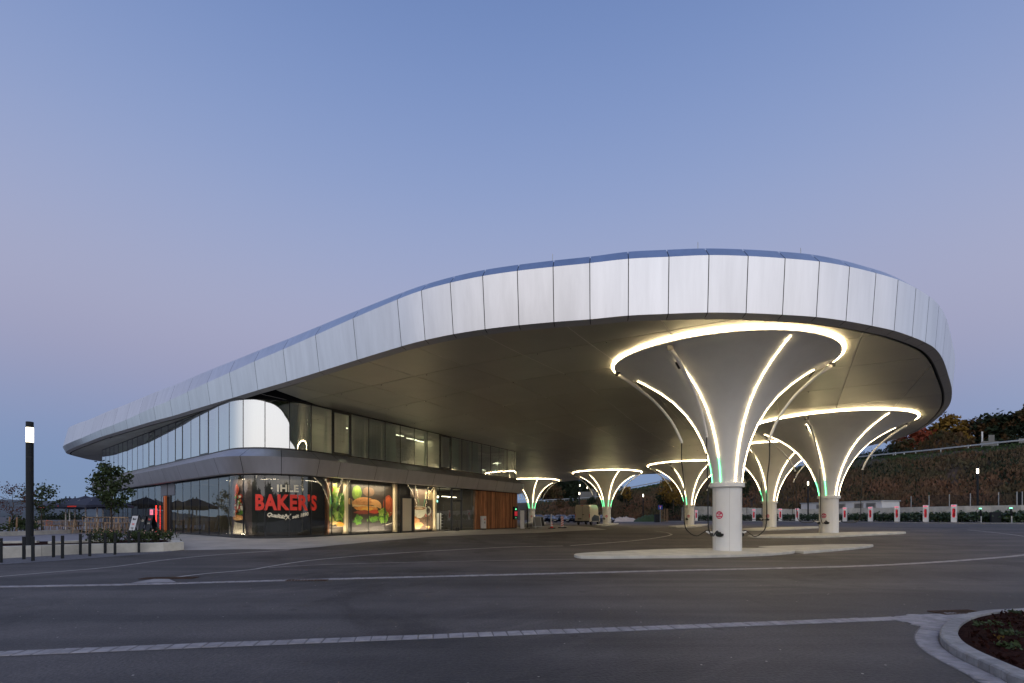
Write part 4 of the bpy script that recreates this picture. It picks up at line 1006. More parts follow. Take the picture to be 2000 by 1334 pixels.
# salad (right of the lettering)
sal = [dkbg, ('p_bowl', (.05,.04,.035), box01(0,.05,1,.2))]+leafpile(.5,.55,.62,.36,90,.17,11,asp=.38)+leafpile(.45,.86,.3,.1,12,.12,12,[('p_straw',(.5,.42,.2)),('p_redon',(.35,.06,.05)),GR[1]],.4)
sal += [('p_yolk', (.62,.30,.04), blob(.72,.17,.26,.055)), ('p_bread', (.62,.45,.2), blob(.3,.2,.22,.04)), ('p_onion', (.45,.42,.1), blob(.2,.25,.1,.06)), ('p_rim', (.35,.3,.26), box01(0,.115,1,.125))]
wpoly(sal, 1.50, 2.66, ZF+.15, Z1-.25, PO)
# sandwich with cold cuts, across three bays
def arcpoly(cx, cy, rx, ry, a0, a1, n=18): return [(cx+rx*math.cos(math.radians(a0+(a1-a0)*k/n)), cy+ry*math.sin(math.radians(a0+(a1-a0)*k/n))) for k in range(n+1)]
bur = [dkbg, ('p_blurgreen', (.10,.17,.02), blob(.2,.82,.10,.16,16,.05)), ('p_blurgreen2', (.16,.26,.03), blob(.20,.85,.055,.10,16,.05)), ('p_blurbrown', (.10,.055,.03), blob(.45,.86,.13,.10,16,.05)),
       ('p_blurred', (.30,.045,.015), blob(.9,.56,.14,.24,18,.08)), ('p_blurred2', (.45,.10,.03), blob(.88,.62,.07,.14,14,.15)), ('p_blurtan', (.32,.2,.09), blob(.06,.64,.05,.07,12,.1)), ('p_board', (.03,.026,.028), box01(0,0,1,.2))]
bur += [('p_bun', (.42,.20,.07), arcpoly(.36,.575,.27,.165,0,180)), ('p_crust', (.55,.30,.11), arcpoly(.56,.55,.17,.15,-20,150)), ('p_bunlow', (.50,.34,.17), [(.10,.58),(.62,.555),(.62,.52),(.10,.535)]), ('p_crumb', (.36,.16,.05), arcpoly(.33,.60,.19,.115,10,170))]
r = random.Random(4)
bur += [('p_seed', (.18,.07,.02), blob(.33+r.uniform(-.18,.18), .63+r.uniform(-.03,.09), .007, .006, 6)) for k in range(34)]
bur += [('p_ham', (.52,.22,.04), blob(.38,.50,.25,.05,20,.15)), ('p_cheese', (.62,.34,.05), blob(.40,.48,.13,.045,16,.1)), ('p_meat', (.20,.04,.02), blob(.3,.42,.17,.045,18,.15)), ('p_tomato', (.42,.05,.02), blob(.55,.43,.12,.045,16,.15)), ('p_sh', (.06,.02,.012), box01(.16,.36,.72,.385))]
bur += leafpile(.75,.34,.12,.15,70,.035,21,asp=1.3)+leafpile(.19,.27,.09,.09,30,.04,22,[GR[0],GR[2]],1.1)+leafpile(.5,.27,.12,.05,20,.04,23,[GR[0],GR[2]],1.1)
bur += [('p_shine', (.55,.5,.45), [(.74,.14),(.84,.155),(.95,.19),(.99,.23),(.99,.215),(.94,.17),(.84,.14)])]
wpoly(bur, 2.98, 7.02, ZF+.15, Z1-.25, PO)
# cup of coffee with pastries, two bays
cof = [('p_cofbg', (.10,.065,.045), box01(0,0,1,1)), ('p_coftop', (.32,.25,.14), blob(.83,.86,.2,.13,16,.05)), ('p_cofdark', (.03,.018,.012), box01(.58,.45,1,.75)),
       ('p_past', (.32,.13,.05), blob(.16,.36,.19,.085,12,.12)), ('p_past2', (.45,.22,.09), blob(.22,.20,.2,.10,12,.15)), ('p_pink', (.4,.15,.13), blob(.72,.38,.12,.07,10,.2)), ('p_past3', (.5,.28,.13), blob(.35,.12,.2,.07,12,.2)),
       ('p_handle', (.5,.52,.44), blob(.78,.47,.14,.115,18,.0)), ('p_hole', (.05,.035,.025), blob(.78,.47,.085,.07,18,0)),
       ('p_cup', (.58,.60,.50), [(.06,.52),(.70,.52),(.66,.42),(.56,.33),(.44,.29),(.32,.29),(.2,.33),(.1,.42)]), ('p_cupsh', (.36,.40,.32), [(.06,.52),(.16,.52),(.2,.42),(.3,.3),(.2,.33),(.1,.42)]),
       ('p_rimc', (.70,.70,.60), blob(.38,.53,.32,.055,24,0)), ('p_coffee', (.24,.11,.04), blob(.38,.53,.28,.045,24,0)), ('p_milk', (.52,.38,.2), blob(.38,.53,.18,.028,16,.1)), ('p_milk2', (.65,.52,.35), blob(.42,.535,.08,.014,12,.1)),
       ('p_crema', (.62,.40,.16), blob(.3,.06,.12,.03)), ('p_crema2', (.62,.40,.16), blob(.75,.07,.1,.02))]
wpoly(cof, 8.86, 11.42, ZF+.15, Z1-.25, PO)
# skewer of tomato and mozzarella on the curved glass, then the black print with the lettering
sk0, sk1 = modsL[0]-.2, modsA[1]+.25
ska = [('p_skbg', (.06,.045,.05), box01(0,0,1,1))]
r = random.Random(9)
for k in range(70):
    v_ = r.uniform(.36,.72); w_ = .22*(1-abs(v_-.45)*1.6); c = r.choice([('p_tomA',(.42,.03,.015)),('p_tomB',(.30,.02,.012)),('p_tomC',(.55,.09,.03)),('p_moz',(.66,.62,.5)),('p_moz2',(.55,.55,.45)),GR[0],GR[2]])
    ska.append((c[0], c[1], blob(.5+r.uniform(-w_, w_), v_, .07*r.uniform(.5,1.2), .03*r.uniform(.6,1.3), 9, .15, 0, k)))
ska += [('p_crustsk', (.48,.22,.08), blob(.5,.31,.30,.05,14,.1)), ('p_crustsk2', (.62,.38,.18), blob(.48,.29,.22,.028,12,.1)), ('p_cloth', (.16,.15,.13), [(.2,.02),(.85,.02),(.8,.2),(.3,.24)]), ('p_blursk', (.28,.05,.03), blob(.45,.80,.12,.10,12,.15))]
wpoly(ska, sk0-.55, sk1, ZF+.1, Z1-.2, PO)
wpoly([('print_black', (.010,.012,.012), box01(0,0,1,1))]+[('p_trim', (.03,.02,.012), box01(0,0,1,.05))], modsA[1]+.25, 1.28, ZF+.1, Z1-.15, PO, 'window_print')
def wtext(body, s_mid, z_mid, h, mat, off, bold=.0, shear=0, sx=1.0, rot=0):
    v, f = text_mesh(body, h, bold, shear, sx=sx); cr, sr = math.cos(rot), math.sin(rot)
    return mesh('lettering', [wp(s_mid+p[0]*cr-p[1]*sr, off, z_mid+p[0]*sr+p[1]*cr) for p in v], f, mat, building)
def px_s(px):                      # arc length on the curtain wall seen at a photo column
    best = min(np.arange(-8, 24, .02), key=lambda s: abs(1000+F*wall(s)[0][0]/wall(s)[0][1]-px)); return float(best)
LO = .002
def zrow(px, py): s_ = px_s(px); p = wall(s_)[0]; return CH+(HY-py)*p[1]/F
sm_ = px_s(562); zI = zrow(562, 954.5); zB = zrow(562, 983); zQ = zrow(562, 1008)
wtext('IHLE', sm_, zI, .54, 'lettcream', LO, .020, sx=1.0)
for d_ in (-.82, .82):
    mesh('lettering', [wp(sm_+d_+.05*math.cos(a), LO, zI+.05*math.sin(a)) for a in np.linspace(0, 6.28, 13)[:-1]], [tuple(range(12))], 'lettcream', building)
wtext("BAKER'S", sm_, zB, 1.16, 'lettred', LO+.0006, .050, sx=.75)
wtext('Qualität', sm_-.62, zQ+.02, .30, 'lettcream', LO+.0012, .011, .35, .95, -.16)
wtext('seit 1890', sm_+.68, zQ+.03, .27, 'lettcream', LO+.0012, .011, .3, .95, .20)
for sgn in (-1, 1):    # crossed whisk and knife
    a = [(-.02,-.2),(.02,-.2),(.025,.1),(-.025,.1)]; b = [(-.05,.07),(.05,.07),(.06,.2),(-.045,.2)] if sgn < 0 else [(-.03,.1),(.035,.1),(.03,.24),(0,.26)]
    t_ = .68*sgn; c, s_ = math.cos(t_), -math.sin(t_)
    for q in (a, b): mesh('lettering', [wp(sm_+p[0]*c-p[1]*s_, LO+.0018, zQ-.06+p[0]*s_+p[1]*c) for p in q], [(0,1,2,3)], 'lettcream', building)
# posts and pale reveals between the graphics
def fin(s, w, mat, off0=-.5, off1=-.2, z0=ZF, z1=Z1-.02, name='reveal'):
    v = [wp(s,off0,z0),wp(s+w,off0,z0),wp(s+w,off1,z0),wp(s,off1,z0),wp(s,off0,z1),wp(s+w,off0,z1),wp(s+w,off1,z1),wp(s,off1,z1)]
    return mesh(name, v, [(3,2,1,0),(4,5,6,7),(0,1,5,4),(1,2,6,5),(2,3,7,6),(3,0,4,7)], mat, building)
fin(1.30, .13, 'wood'); fin(2.68, .20, 'cream'); fin(7.05, .22, 'cream'); fin(11.44, .18, 'cream')
# wall behind the prints
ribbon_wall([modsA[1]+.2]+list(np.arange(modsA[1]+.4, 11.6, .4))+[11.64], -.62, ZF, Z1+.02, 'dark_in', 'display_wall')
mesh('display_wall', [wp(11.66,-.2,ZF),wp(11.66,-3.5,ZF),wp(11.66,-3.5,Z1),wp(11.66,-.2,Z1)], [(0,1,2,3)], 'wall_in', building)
# display spots: housings on a track with real lamps just above each picture
def spotbar(s0, s1, e, foot=True):
    m_ = (s0+s1)/2; p, n = wall(m_, -.20); pa = wp(s0, -.20, Z1-.10); pb = wp(s1, -.20, Z1-.10)
    tr_ = MB(); tr_.beam(pa, pb, .04, .03); tr = tr_.build('spot_track', 'frame', building)
    k = max(1, int((s1-s0)/.6))
    for i in range(k):
        q = wp(s0+(s1-s0)*(i+.5)/k, -.2, Z1-.19); MB().cyl((q[0], q[1]), .035, q[2]-.05, q[2]+.07, 10).build('spotlight', 'frame', tr)
    for zl, dz_, ee in ((Z1-.26, -1.9, e*.6), (ZF+.18, 1.9, e*.55)):
        if dz_ > 0 and not foot: continue
        ld = bpy.data.lights.new('display_lamp', 'AREA'); ld.shape = 'RECTANGLE'; ld.size = abs(s1-s0)*.85; ld.size_y = .05; ld.energy = ee; ld.color = (1,.82,.56)
        lo = bpy.data.objects.new('display_lamp', ld); COL.objects.link(lo); lo.parent = tr
        lo.location = (p[0]+n[0]*.10, p[1]+n[1]*.10, zl); t3 = Vector((-n[0]*.55, -n[1]*.55, dz_))
        xax = Vector((-n[1], n[0], 0)); zax = -t3.normalized(); yax = zax.cross(xax).normalized(); lo.rotation_euler = Matrix((xax, yax, zax)).transposed().to_euler()
spotbar(1.5, 2.6, 42); spotbar(3.1, 6.9, 150); spotbar(8.95, 11.3, 80); spotbar(modsA[1]+.3, 1.2, 26, False); spotbar(sk0-.4, sk1, 34)
# glazed rooms behind the right part and behind the left wing
def room_lamp(s, off, z, e, sz=1.6, col=(1,.86,.62)):
    p, n = wall(s, off); ld = bpy.data.lights.new('ceiling_lamp', 'AREA'); ld.size = sz; ld.energy = e; ld.color = col; lo = bpy.data.objects.new('ceiling_lamp', ld); COL.objects.link(lo); lo.parent = building; lo.location = (p[0], p[1], z)
room_lamp(14.2, -2.4, 3.75, 110); room_lamp(12.6, -4.6, 3.75, 60); room_lamp(8.7, -3, 8.0, 150); room_lamp(4.6, -2.4, 8.0, 120); room_lamp(13, -3, 8.0, 70); room_lamp(20, -3, 8.0, 50); room_lamp(1.3, -3.5, 8.0, 60); room_lamp(-10, -3, 3.75, 30); room_lamp(-18, -3, 3.75, 30)
# shelves and counter seen through the glazing beside the timber
for s_, o_, w_, h_ in ((13.3,-4.2,1.2,1.1),(15.0,-4.6,1.6,1.3),(16.8,-3.8,1.0,1.5)):
    p, n = wall(s_, o_); d = np.array((-n[1], n[0])); a, b = p-d*w_/2, p+d*w_/2; mb = MB()
    for z in np.arange(ZF+.25, ZF+h_+.1, .28): mb.beam((a[0],a[1],z), (b[0],b[1],z), .4, .04)
    mb.beam((a[0],a[1],ZF), (a[0],a[1],ZF+h_), .4, .04); mb.beam((b[0],b[1],ZF), (b[0],b[1],ZF+h_), .4, .04); mb.build('shelf', 'white', building)
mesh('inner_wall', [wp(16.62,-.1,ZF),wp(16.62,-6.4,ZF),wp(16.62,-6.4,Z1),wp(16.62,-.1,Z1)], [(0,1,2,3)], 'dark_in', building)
# back door with pale blind, in bay 4
def door(s0, s1, z1, leafmat, sidew=.10, off=-.06, blind=True, mat='frame', hd=True):
    mb = MB()
    def bar(sa, sb, za, zb, o0=-.10, o1=.03): 
        v = [wp(sa,o0,za),wp(sb,o0,za),wp(sb,o1,za),wp(sa,o1,za),wp(sa,o0,zb),wp(sb,o0,zb),wp(sb,o1,zb),wp(sa,o1,zb)]; mb.add(v, [(3,2,1,0),(4,5,6,7),(0,1,5,4),(1,2,6,5),(2,3,7,6),(3,0,4,7)])
    bar(s0, s0+sidew, ZF, z1); bar(s1-sidew, s1, ZF, z1); bar(s0+sidew, s1-sidew, z1-.1, z1); bar(s0+sidew, s1-sidew, ZF, ZF+.12)
    d = mb.build('door', mat, building)
    mesh('door_leaf', [wp(s0+sidew,-.05,ZF+.12),wp(s1-sidew,-.05,ZF+.12),wp(s1-sidew,-.05,z1-.1),wp(s0+sidew,-.05,z1-.1)], [(0,1,2,3)], leafmat, d)
    if hd: MB().beam(wp(s0+sidew+.03,.06,ZF+1.05), wp(s0+sidew+.16,.06,ZF+1.05), .025, .025).build('handle', 'galv', d)
    return d
door(7.40, 8.74, 3.05, 'cream', .16); window(7.35, 8.82, 3.10, Z1, 'glass_lo')
# glazed double door frames in bays 8-9
window(16.17, 16.55, ZF, Z1, 'glass_lo')
for s_ in (13.23, 14.55): MB().beam(wp(s_+.06,.02,ZF), wp(s_+.06,.02,Z1), .14, .12).build('door_post', 'frame', building)
MB().beam(wp(13.4,.03,ZF+2.5), wp(14.5,.03,ZF+2.5), .10, .12).build('door_head', 'frame', building)
MB().beam(wp(13.45,.06,ZF+.08), wp(14.5,.06,ZF+.08), .07, .14).build('door_foot', 'frame', building)
# timber cladding: every batten is a piece
s_ = 16.72; e_ = LR+RE*math.radians(80); kk = 0
while s_ < e_:
    w_ = random.uniform(.11, .13); q = wall(s_+w_/2)[1]
    v = [wp(s_,.0,ZF+.08),wp(s_+w_,.0,ZF+.08),wp(s_+w_,.07,ZF+.08),wp(s_,.07,ZF+.08),wp(s_,.0,Z1-.05),wp(s_+w_,.0,Z1-.05),wp(s_+w_,.07,Z1-.05),wp(s_,.07,Z1-.05)]
    mesh('batten', v, [(3,2,1,0),(4,5,6,7),(0,1,5,4),(1,2,6,5),(2,3,7,6),(3,0,4,7)], 'wood', building); s_ += w_+.075
ribbon_wall([16.56]+list(np.arange(16.8, e_, .3))+[e_], -.01, ZF, Z1+.02, 'dark', 'cladding_backing')
fin(16.56, .13, 'wood', -.1, .09, name='corner_board')
# price display on the cladding, white cabinet, blue lit pipe
sg = empty('display_board', wp(px_s(1003), .20, 2.0), math.atan2(nR[1], nR[0])+math.pi/2, 'dark display board with a lit red field on the timber cladding', 'sign')
MB().box(-.36,-.07,-.65,.36,.07,.62,ch=.02).build('case', 'anth', sg); MB().box(-.27,-.085,-.30,.27,-.072,.14).build('screen', 'redlit', sg)
for x_, z_, h_ in ((0,.36,.12),(0,-.46,.06)):
    tv, tf = text_mesh('EV' if z_ > 0 else '01', h_*1.6, .003); mesh('lettering', [(p[0]+x_, -.0865, p[1]+z_) for p in tv], tf, 'ledg', sg)
cb = empty('meter_cabinet', wp(px_s(940), .22, ZF), math.atan2(nR[1], nR[0])+math.pi/2, 'small white metal cabinet with stickers in front of the timber cladding', 'cabinet')
MB().box(-.30,-.12,.12,.30,.12,1.22,ch=.015).build('housing', 'white', cb); MB().box(-.27,-.126,.15,.27,-.121,1.19).build('cabinet_door', 'trafo', cb); MB().box(-.02,-.13,.85,.14,-.127,1.0).build('sticker', 'red', cb); MB().box(.0,-.13,.55,.1,-.127,.72).build('sticker', 'rubber', cb); MB().box(-.25,-.1,0,.25,.1,.12).build('plinth', 'anth', cb)
bs = empty('waste_bin', wp(px_s(882), .6, ZF), 0, 'small black round bin beside the glass door of the forecourt', 'bin')
MB().lathe([(.001,0),(.17,0),(.17,.28),(.001,.28)], 16).build('body', 'rubber', bs); MB().tube([(0,0,.28),(0,0,.9)], .02, 8).build('stem', 'rubber', bs)

# left entrance: dark portal with red light lines and an orange board
e0, e1 = modsL[8], modsL[6]
ribbon_wall([modsL[8], modsL[7], modsL[6]], .02, 3.15, Z1, 'panelgrey', 'portal_panel')
MB().beam(wp(modsL[7],.035,3.15), wp(modsL[7],.035,Z1), .03, .02).build('panel_joint', 'dark', building)
window(modsL[8]+.02, modsL[8]+.55, ZF, 3.15, 'glass_lo'); window(modsL[6]-.75, modsL[6], ZF, 3.15, 'glass_lo')
door(modsL[8]+.58, modsL[6]-.9, 3.12, 'dark_in', .08, mat='frame', hd=False)
def sx(px): return float(min(np.arange(-40, -6, .02), key=lambda s: abs(1000+F*wall(s)[0][0]/wall(s)[0][1]-px)))
for px_ in (305.5, 321.5):
    q = wp(sx(px_+3.5), .12, 0); MB().tube([(q[0], q[1], ZF+.05), (q[0], q[1], 2.45)], .030, 10).build('neon_line', 'redneon', building)
fin(sx(326)-.12, .34, 'orange', .05, .16, z1=3.1, name='entrance_board')
q = wp(sx(300.5), .14, 1.95); s1_ = empty('neon_sign', q, math.atan2(nL[1], nL[0])+math.pi/2, 'small glowing pink sign left of the entrance', 'sign')
MB().box(-.34,-.03,-.2,.34,.03,.2,ch=.05).build('panel', 'pinklit', s1_)
tv, tf = text_mesh('Café', .26, .006); mesh('lettering', [(p[0], -.032, p[1]) for p in tv], tf, 'white', s1_)

# ================================================================= STREET FURNITURE
def lamp_post(x, y, h, z0, r, label, group='cylindrical lamp posts', e=30):
    t = empty('lamp_post', (x, y, z0), label=label, cat='lamp post', group=group)
    MB().lathe([(r*1.25,-.05),(r*1.25,.12),(r,.14)], 24).build('base', 'anth', t)
    shade_auto(MB().lathe([(r,.1),(r,h-.78)], 24).build('pole', 'anth', t))
    MB().lathe([(r*1.01,h-1.35),(r*1.01,h-1.33)], 24).build('pole_joint', 'dark', t)
    MB().lathe([(.001,h-.78),(r*.97,h-.78),(r*.97,h-.22),(.001,h-.22)], 24).build('lamp_glass', 'lamp', t, True)
    shade_auto(MB().lathe([(r*1.0,h-.22),(r*1.0,h-.02),(r*.95,h),(.001,h)], 24).build('cap', 'anth', t))
    return t
a = G(58.5, 1068, .36); lamp_post(a.x, a.y, at(0,824,a.y).z-(g(a.x,a.y)+.30), g(a.x,a.y)+.30, .112, 'tall thick lamp post in the left planting bed, by far the largest lamp')
def far_lamp(px, ptop, Y, label, r=.105):
    x = (px-1000)/F*Y; z0 = g(x, Y); lamp_post(x, Y, at(px, ptop, Y).z-z0, z0, r, label)
far_lamp(1909, 912, 57.5, 'lamp post at the far right, rising from the laurel hedge before the mesh fence')
far_lamp(1578, 938, 76, 'lamp post standing in front of the concrete wall, seen between two large columns')
far_lamp(1256, 963, 98, 'lamp post at the foot of the embankment near the blue sign')
far_lamp(1131.5, 960, 118, 'lower of two lamps in line above the parked van', .15)
def bank_lamp(px, ptop, Y, label):
    x = (px-1000)/F*Y; z0 = at(px, 985, Y).z; lamp_post(x, Y, at(px, ptop, Y).z-z0, z0, .13, label)
bank_lamp(1132.5, 945, 150, 'upper of two lamps in line above the parked van'); bank_lamp(1147, 949.5, 152, 'slender lamp rising in front of the grey sign back on the slip road')

# bollards in pairs, joined by a thin bar
bol = [(2,1051,1099.5),(47.2,1048,1092.6),(64.8,1048,1096),(105,1046,1088.7),(122.5,1046,1091),(157.5,1042.8,1084),(175.8,1043,1086.6),(205.7,1041,1081),(225,1041.5,1083.5),(252,1038.8,1078.7),(271.6,1039,1079.8)]
bl = ['cut by the left edge of the photo', 'left one of the pair in front of the big lamp post', 'right one of the pair in front of the big lamp post', 'left one of the second pair from the lamp post', 'right one of the second pair from the lamp post', 'left one of the third pair from the lamp post', 'right one of the third pair from the lamp post', 'left one of the pair before the slim green tree', 'right one of the pair before the slim green tree', 'left one of the pair nearest the entrance', 'right one of the pair nearest the entrance']
first = None
for (px, tp, bt), lb in zip(bol, bl):
    p = G(px, bt); zt = at(px, tp, p.y).z-p.z
    t = empty('bollard', (p.x, p.y, p.z), -.9, 'square anthracite bollard, '+lb, 'bollard', 'square bollards in front of the low concrete wall')
    MB().box(-.044,-.044,-.05,.044,.044,zt,ch=.006).build('post', 'anth', t); MB().box(-.048,-.048,zt*.60,.048,.048,zt*.60+.02).build('clamp', 'dark', t)
tag(drape(gP([(-60,1112),(0,1103),(100,1096.5),(200,1089),(300,1081.5),(345,1078),(320,1075),(200,1077),(100,1083),(0,1089),(-60,1095)]), 'gravel_strip', .010, 'gravel', .5), 'grey gravel strip at the foot of the low wall', kind='structure')

# low concrete walls built of long blocks
def block_wall(pts, h, th, ztop, label, ln=1.0, name='low_wall', group=None, mat='concrete'):
    t = empty(name, (pts[0][0], pts[0][1], 0), label=label, cat='wall', group=group); o = np.array(pts[0])
    for a, b in zip(pts, pts[1:]):
        a, b = np.array(a), np.array(b); L_ = np.linalg.norm(b-a); n = max(1, round(L_/ln)); d = (b-a)/L_; q = np.array((-d[1], d[0]))
        for k in range(n):
            p0 = a+(b-a)*k/n+d*.004-o; p1 = a+(b-a)*(k+1)/n-d*.004-o; c = .012; dz = 0
            v = [(*(p0),ztop-h),(*(p1),ztop-h),(*(p1+q*th),ztop-h),(*(p0+q*th),ztop-h),(*(p0),ztop-c),(*(p1),ztop-c),(*(p1+q*th),ztop-c),(*(p0+q*th),ztop-c),
                 (*(p0+q*c),ztop),(*(p1+q*c),ztop),(*(p1+q*(th-c)),ztop),(*(p0+q*(th-c)),ztop)]
            mesh('concrete_block', v, [(0,1,5,4),(1,2,6,5),(2,3,7,6),(3,0,4,7),(4,5,9,8),(5,6,10,9),(6,7,11,10),(7,4,8,11),(8,9,10,11)], mat, t)
    return t
wf = [(-21.3,14.3), tuple(G(0,1091.5))[:2], tuple(G(157,1082.5))[:2], tuple(G(320,1077.5))[:2]]
cc_ = G(359.5, 1073.8)
block_wall(wf, .75, .35, .52, 'low pale concrete block wall behind the bollards', 1.05)
block_wall([wf[-1], (cc_.x, cc_.y)], .75, .35, .524, 'short return of the low concrete wall, ending at the forecourt', .95)
bk0 = np.array((cc_.x, cc_.y)); bk1 = np.array((-17.9, 25.6))
block_wall([tuple(bk0), tuple(bk1)], .75, .35, .515, 'low concrete wall running back from the forecourt corner', 1.1)
bed = [(-21.3,14.7), (wf[1][0]-.1, wf[1][1]+.3), (wf[2][0]-.1, wf[2][1]+.3), (wf[3][0]-.1, wf[3][1]+.3), (cc_.x-.3, cc_.y+.15), (-18.1,25.4), (-20.5,24.9), (-25.5,22.6)]
mesh_b = MB(); mesh_b.add([(p[0], p[1], .40) for p in bed], [tuple(range(len(bed)))]); tag(mesh_b.build('planting_bed', 'mulch'), 'dark mulch bed behind the low wall on the left', kind='structure')
# second and third terrace edges further back
def wline(pts, h, th, ztop, label, ln=1.3): return block_wall([tuple(atz(x, y, ztop))[:2] for x, y in pts], h, th, ztop, label, ln)
wline([(-160,1063.5),(0,1057.2),(72,1056)], .3, .3, .50, 'low pale wall strip left of the lamp post, behind the mulch')
wline([(100,1057.5),(165,1055.2),(215,1053.6)], .3, .3, .50, 'low pale wall strip behind the mulch between the lamp post and the slim tree')
p3 = [tuple(at(x, 1041, Y))[:2] for x, Y in ((-120,26),(0,28.5),(80,31),(155,34))]
block_wall(p3, .55, .35, .72, 'low concrete planter wall at the near edge of the cafe terrace', 1.3)
p4 = [tuple(at(x, 1041, Y))[:2] for x, Y in ((-125,28.2),(0,30.8),(70,33.4))]
lawn = p3[:3]+[p4[2], p4[1], p4[0]]
lw = MB(); lw.add([(p[0], p[1], .66) for p in [p3[0], p3[1], p3[2], p4[2], (p4[1][0], p4[1][1]+1), (p4[0][0], p4[0][1]+2)]], [tuple(range(6))]); tag(lw.build('lawn', 'grass'), 'narrow strip of grass in the far left planter', kind='structure')

# ---------------------------------------------------------------- plants
def tree(loc, h, cw, ch0, leafmat, n, size, label, name='tree', group=None, trunk_r=.05, lobes=9, seed=1, dens=.9, limbs=7, cone=0.0, cat='tree'):
    """trunk with limbs and a crown of many leaf faces grouped round the limb tips; ch0 = height where the crown begins"""
    r = np.random.default_rng(seed); t = empty(name, loc, label=label, cat=cat, group=group); tr = MB(); tips = []
    top = h*.93; k = 7; pts = [(r.normal()*.012*h*i/k, r.normal()*.012*h*i/k, top*i/k) for i in range(k+1)]; pts[0] = (0,0,-.1)
    tr.tube(pts, [trunk_r*(1-.85*i/k) for i in range(k+1)], 7)
    for i in range(limbs):
        z = ch0+(top-ch0)*(i+.3)/limbs; a = i*2.4+r.uniform(-.5,.5); f_ = (z-ch0)/(h-ch0); L_ = cw*.5*((1-f_)*.8+.25 if cone else (math.sin(math.pi*min(1, .22+f_*.78))*.95+.12))
        up = h*.16*(1-f_)+.05*h; b = Vector(pts[min(k, int(z/top*k))]); b.z = z; e = b+Vector((math.cos(a)*L_, math.sin(a)*L_, up)); m_ = (b+e)/2+Vector((0,0,-.03*h))
        tr.tube([b, m_, e], [trunk_r*.42, trunk_r*.28, trunk_r*.1], 5)
        tips += [(e, .17*cw), (m_.lerp(e,.5), .13*cw), (m_, .10*cw)]
    tips += [(Vector((0,0,top)), .11*cw), (Vector((0,0,top*.88)), .13*cw)]
    tr.build('trunk', 'bark', t, True)
    w = np.array([s_**2 for _, s_ in tips]); w /= w.sum(); idx = r.choice(len(tips), n, p=w)
    C_ = np.array([tuple(tips[i][0]) for i in idx]); s_ = np.array([tips[i][1] for i in idx])
    P = C_+r.normal(size=(n,3))*s_[:,None]*np.array((.62,.62,.55)); cards(P, size, leafmat, 'crown', t); return t
a = at(218, 1056, 22.6); tree((a.x, a.y, .42), 3.65, 1.25, 1.15, 'lgreen', 2300, .10, 'slim young green tree in the bed in front of the entrance', group='young trees on the terrace side', trunk_r=.045, limbs=13, seed=5)
a = at(82, 1041, 33.5); tree((a.x, a.y, .7), 3.1, 1.8, .9, 'lgreen', 900, .12, 'young green tree standing just right of the big lamp post', group='young trees on the terrace side', trunk_r=.05, limbs=10, seed=8)
a = at(25, 1041, 30); tree((a.x, a.y, .7), 2.95, 1.7, .7, 'lmaroon', 620, .075, 'sparse young tree with dark red leaves, tied to stakes at the far left', group='young trees on the terrace side', trunk_r=.035, limbs=12, seed=3)
for px, tp, lb in ((18.5, 1009.5, 'left timber stake beside the dark red tree'), (32.5, 1010, 'right timber stake beside the dark red tree')):
    a = at(px, 1040, 29.7); s_ = MB(); s_.tube([(a.x, a.y, .6), (a.x+.04, a.y, at(px, tp, 29.7).z)], .045, 8); tag(s_.build('tree_stake', 'post'), lb, 'stake', 'stakes of the dark red tree')
def shrub(px0, px1, Y, z0, h, mat, n, size, label, flowers=0, name='shrub', group='flowering shrubs in the entrance bed'):
    x0, x1 = (px0-1000)/F*Y, (px1-1000)/F*Y; cx_, w_ = (x0+x1)/2, (x1-x0); t = empty(name, (cx_, Y, z0), label=label, cat='shrub', group=group)
    P = []; k = 9; cs = [(rng.uniform(-.36,.36)*w_, rng.uniform(-.3,.3)*min(w_,1.2), rng.uniform(.35,.75)*h, rng.uniform(.18,.30)) for _ in range(k)]
    for i in range(n): c_ = cs[rng.integers(k)]; P.append((c_[0]+rng.normal()*c_[3]*w_*.45, c_[1]+rng.normal()*.18, abs(c_[2]+rng.normal()*h*.2)))
    cards(np.array(P), size, mat, 'foliage', t); st = MB()
    for c_ in cs: st.tube([(c_[0]*.4, c_[1]*.4, -.05), (c_[0], c_[1], c_[2])], .012, 5)
    st.build('stems', 'bark', t)
    if flowers: P = np.array([P[i] for i in rng.choice(n, flowers)])+np.array((0,-.05,.05)); cards(P, .06, 'flower', 'blossoms', t)
    return t
shrub(184, 240, 22.0, .42, .55, 'lgreen', 900, .075, 'low flowering shrub round the foot of the slim green tree', 18)
shrub(249, 292, 23.0, .42, .50, 'lgreen', 800, .075, 'dark flowering shrub behind the bollard pair nearest the entrance', 14)
shrub(288, 338, 22.6, .42, .50, 'lgreen', 800, .075, 'flowering shrub at the corner of the bed, nearest the forecourt', 22)
shrub(-40, 22, 29.0, .62, .6, 'lgreen', 600, .12, 'bright green low shrub at the left edge of the photo', group='shrubs in the far left planter'); shrub(22, 66, 30.5, .62, .95, 'lgreen', 900, .11, 'taller green shrub directly left of the big lamp post', group='shrubs in the far left planter')
# valley trees and dark hedges behind the terrace
for i, (px, Y, h, w_, lb) in enumerate(((118,150,2.6,12,'left of the parasols'),)):
    a = at(px, 1009, Y); tree((a.x, a.y, -1.0), h, w_, .4, 'ldark', 1500, .6, 'dark mass of a valley tree in the dusk, '+lb, group='valley trees beyond the terrace', trunk_r=.2, limbs=9, seed=30+i)

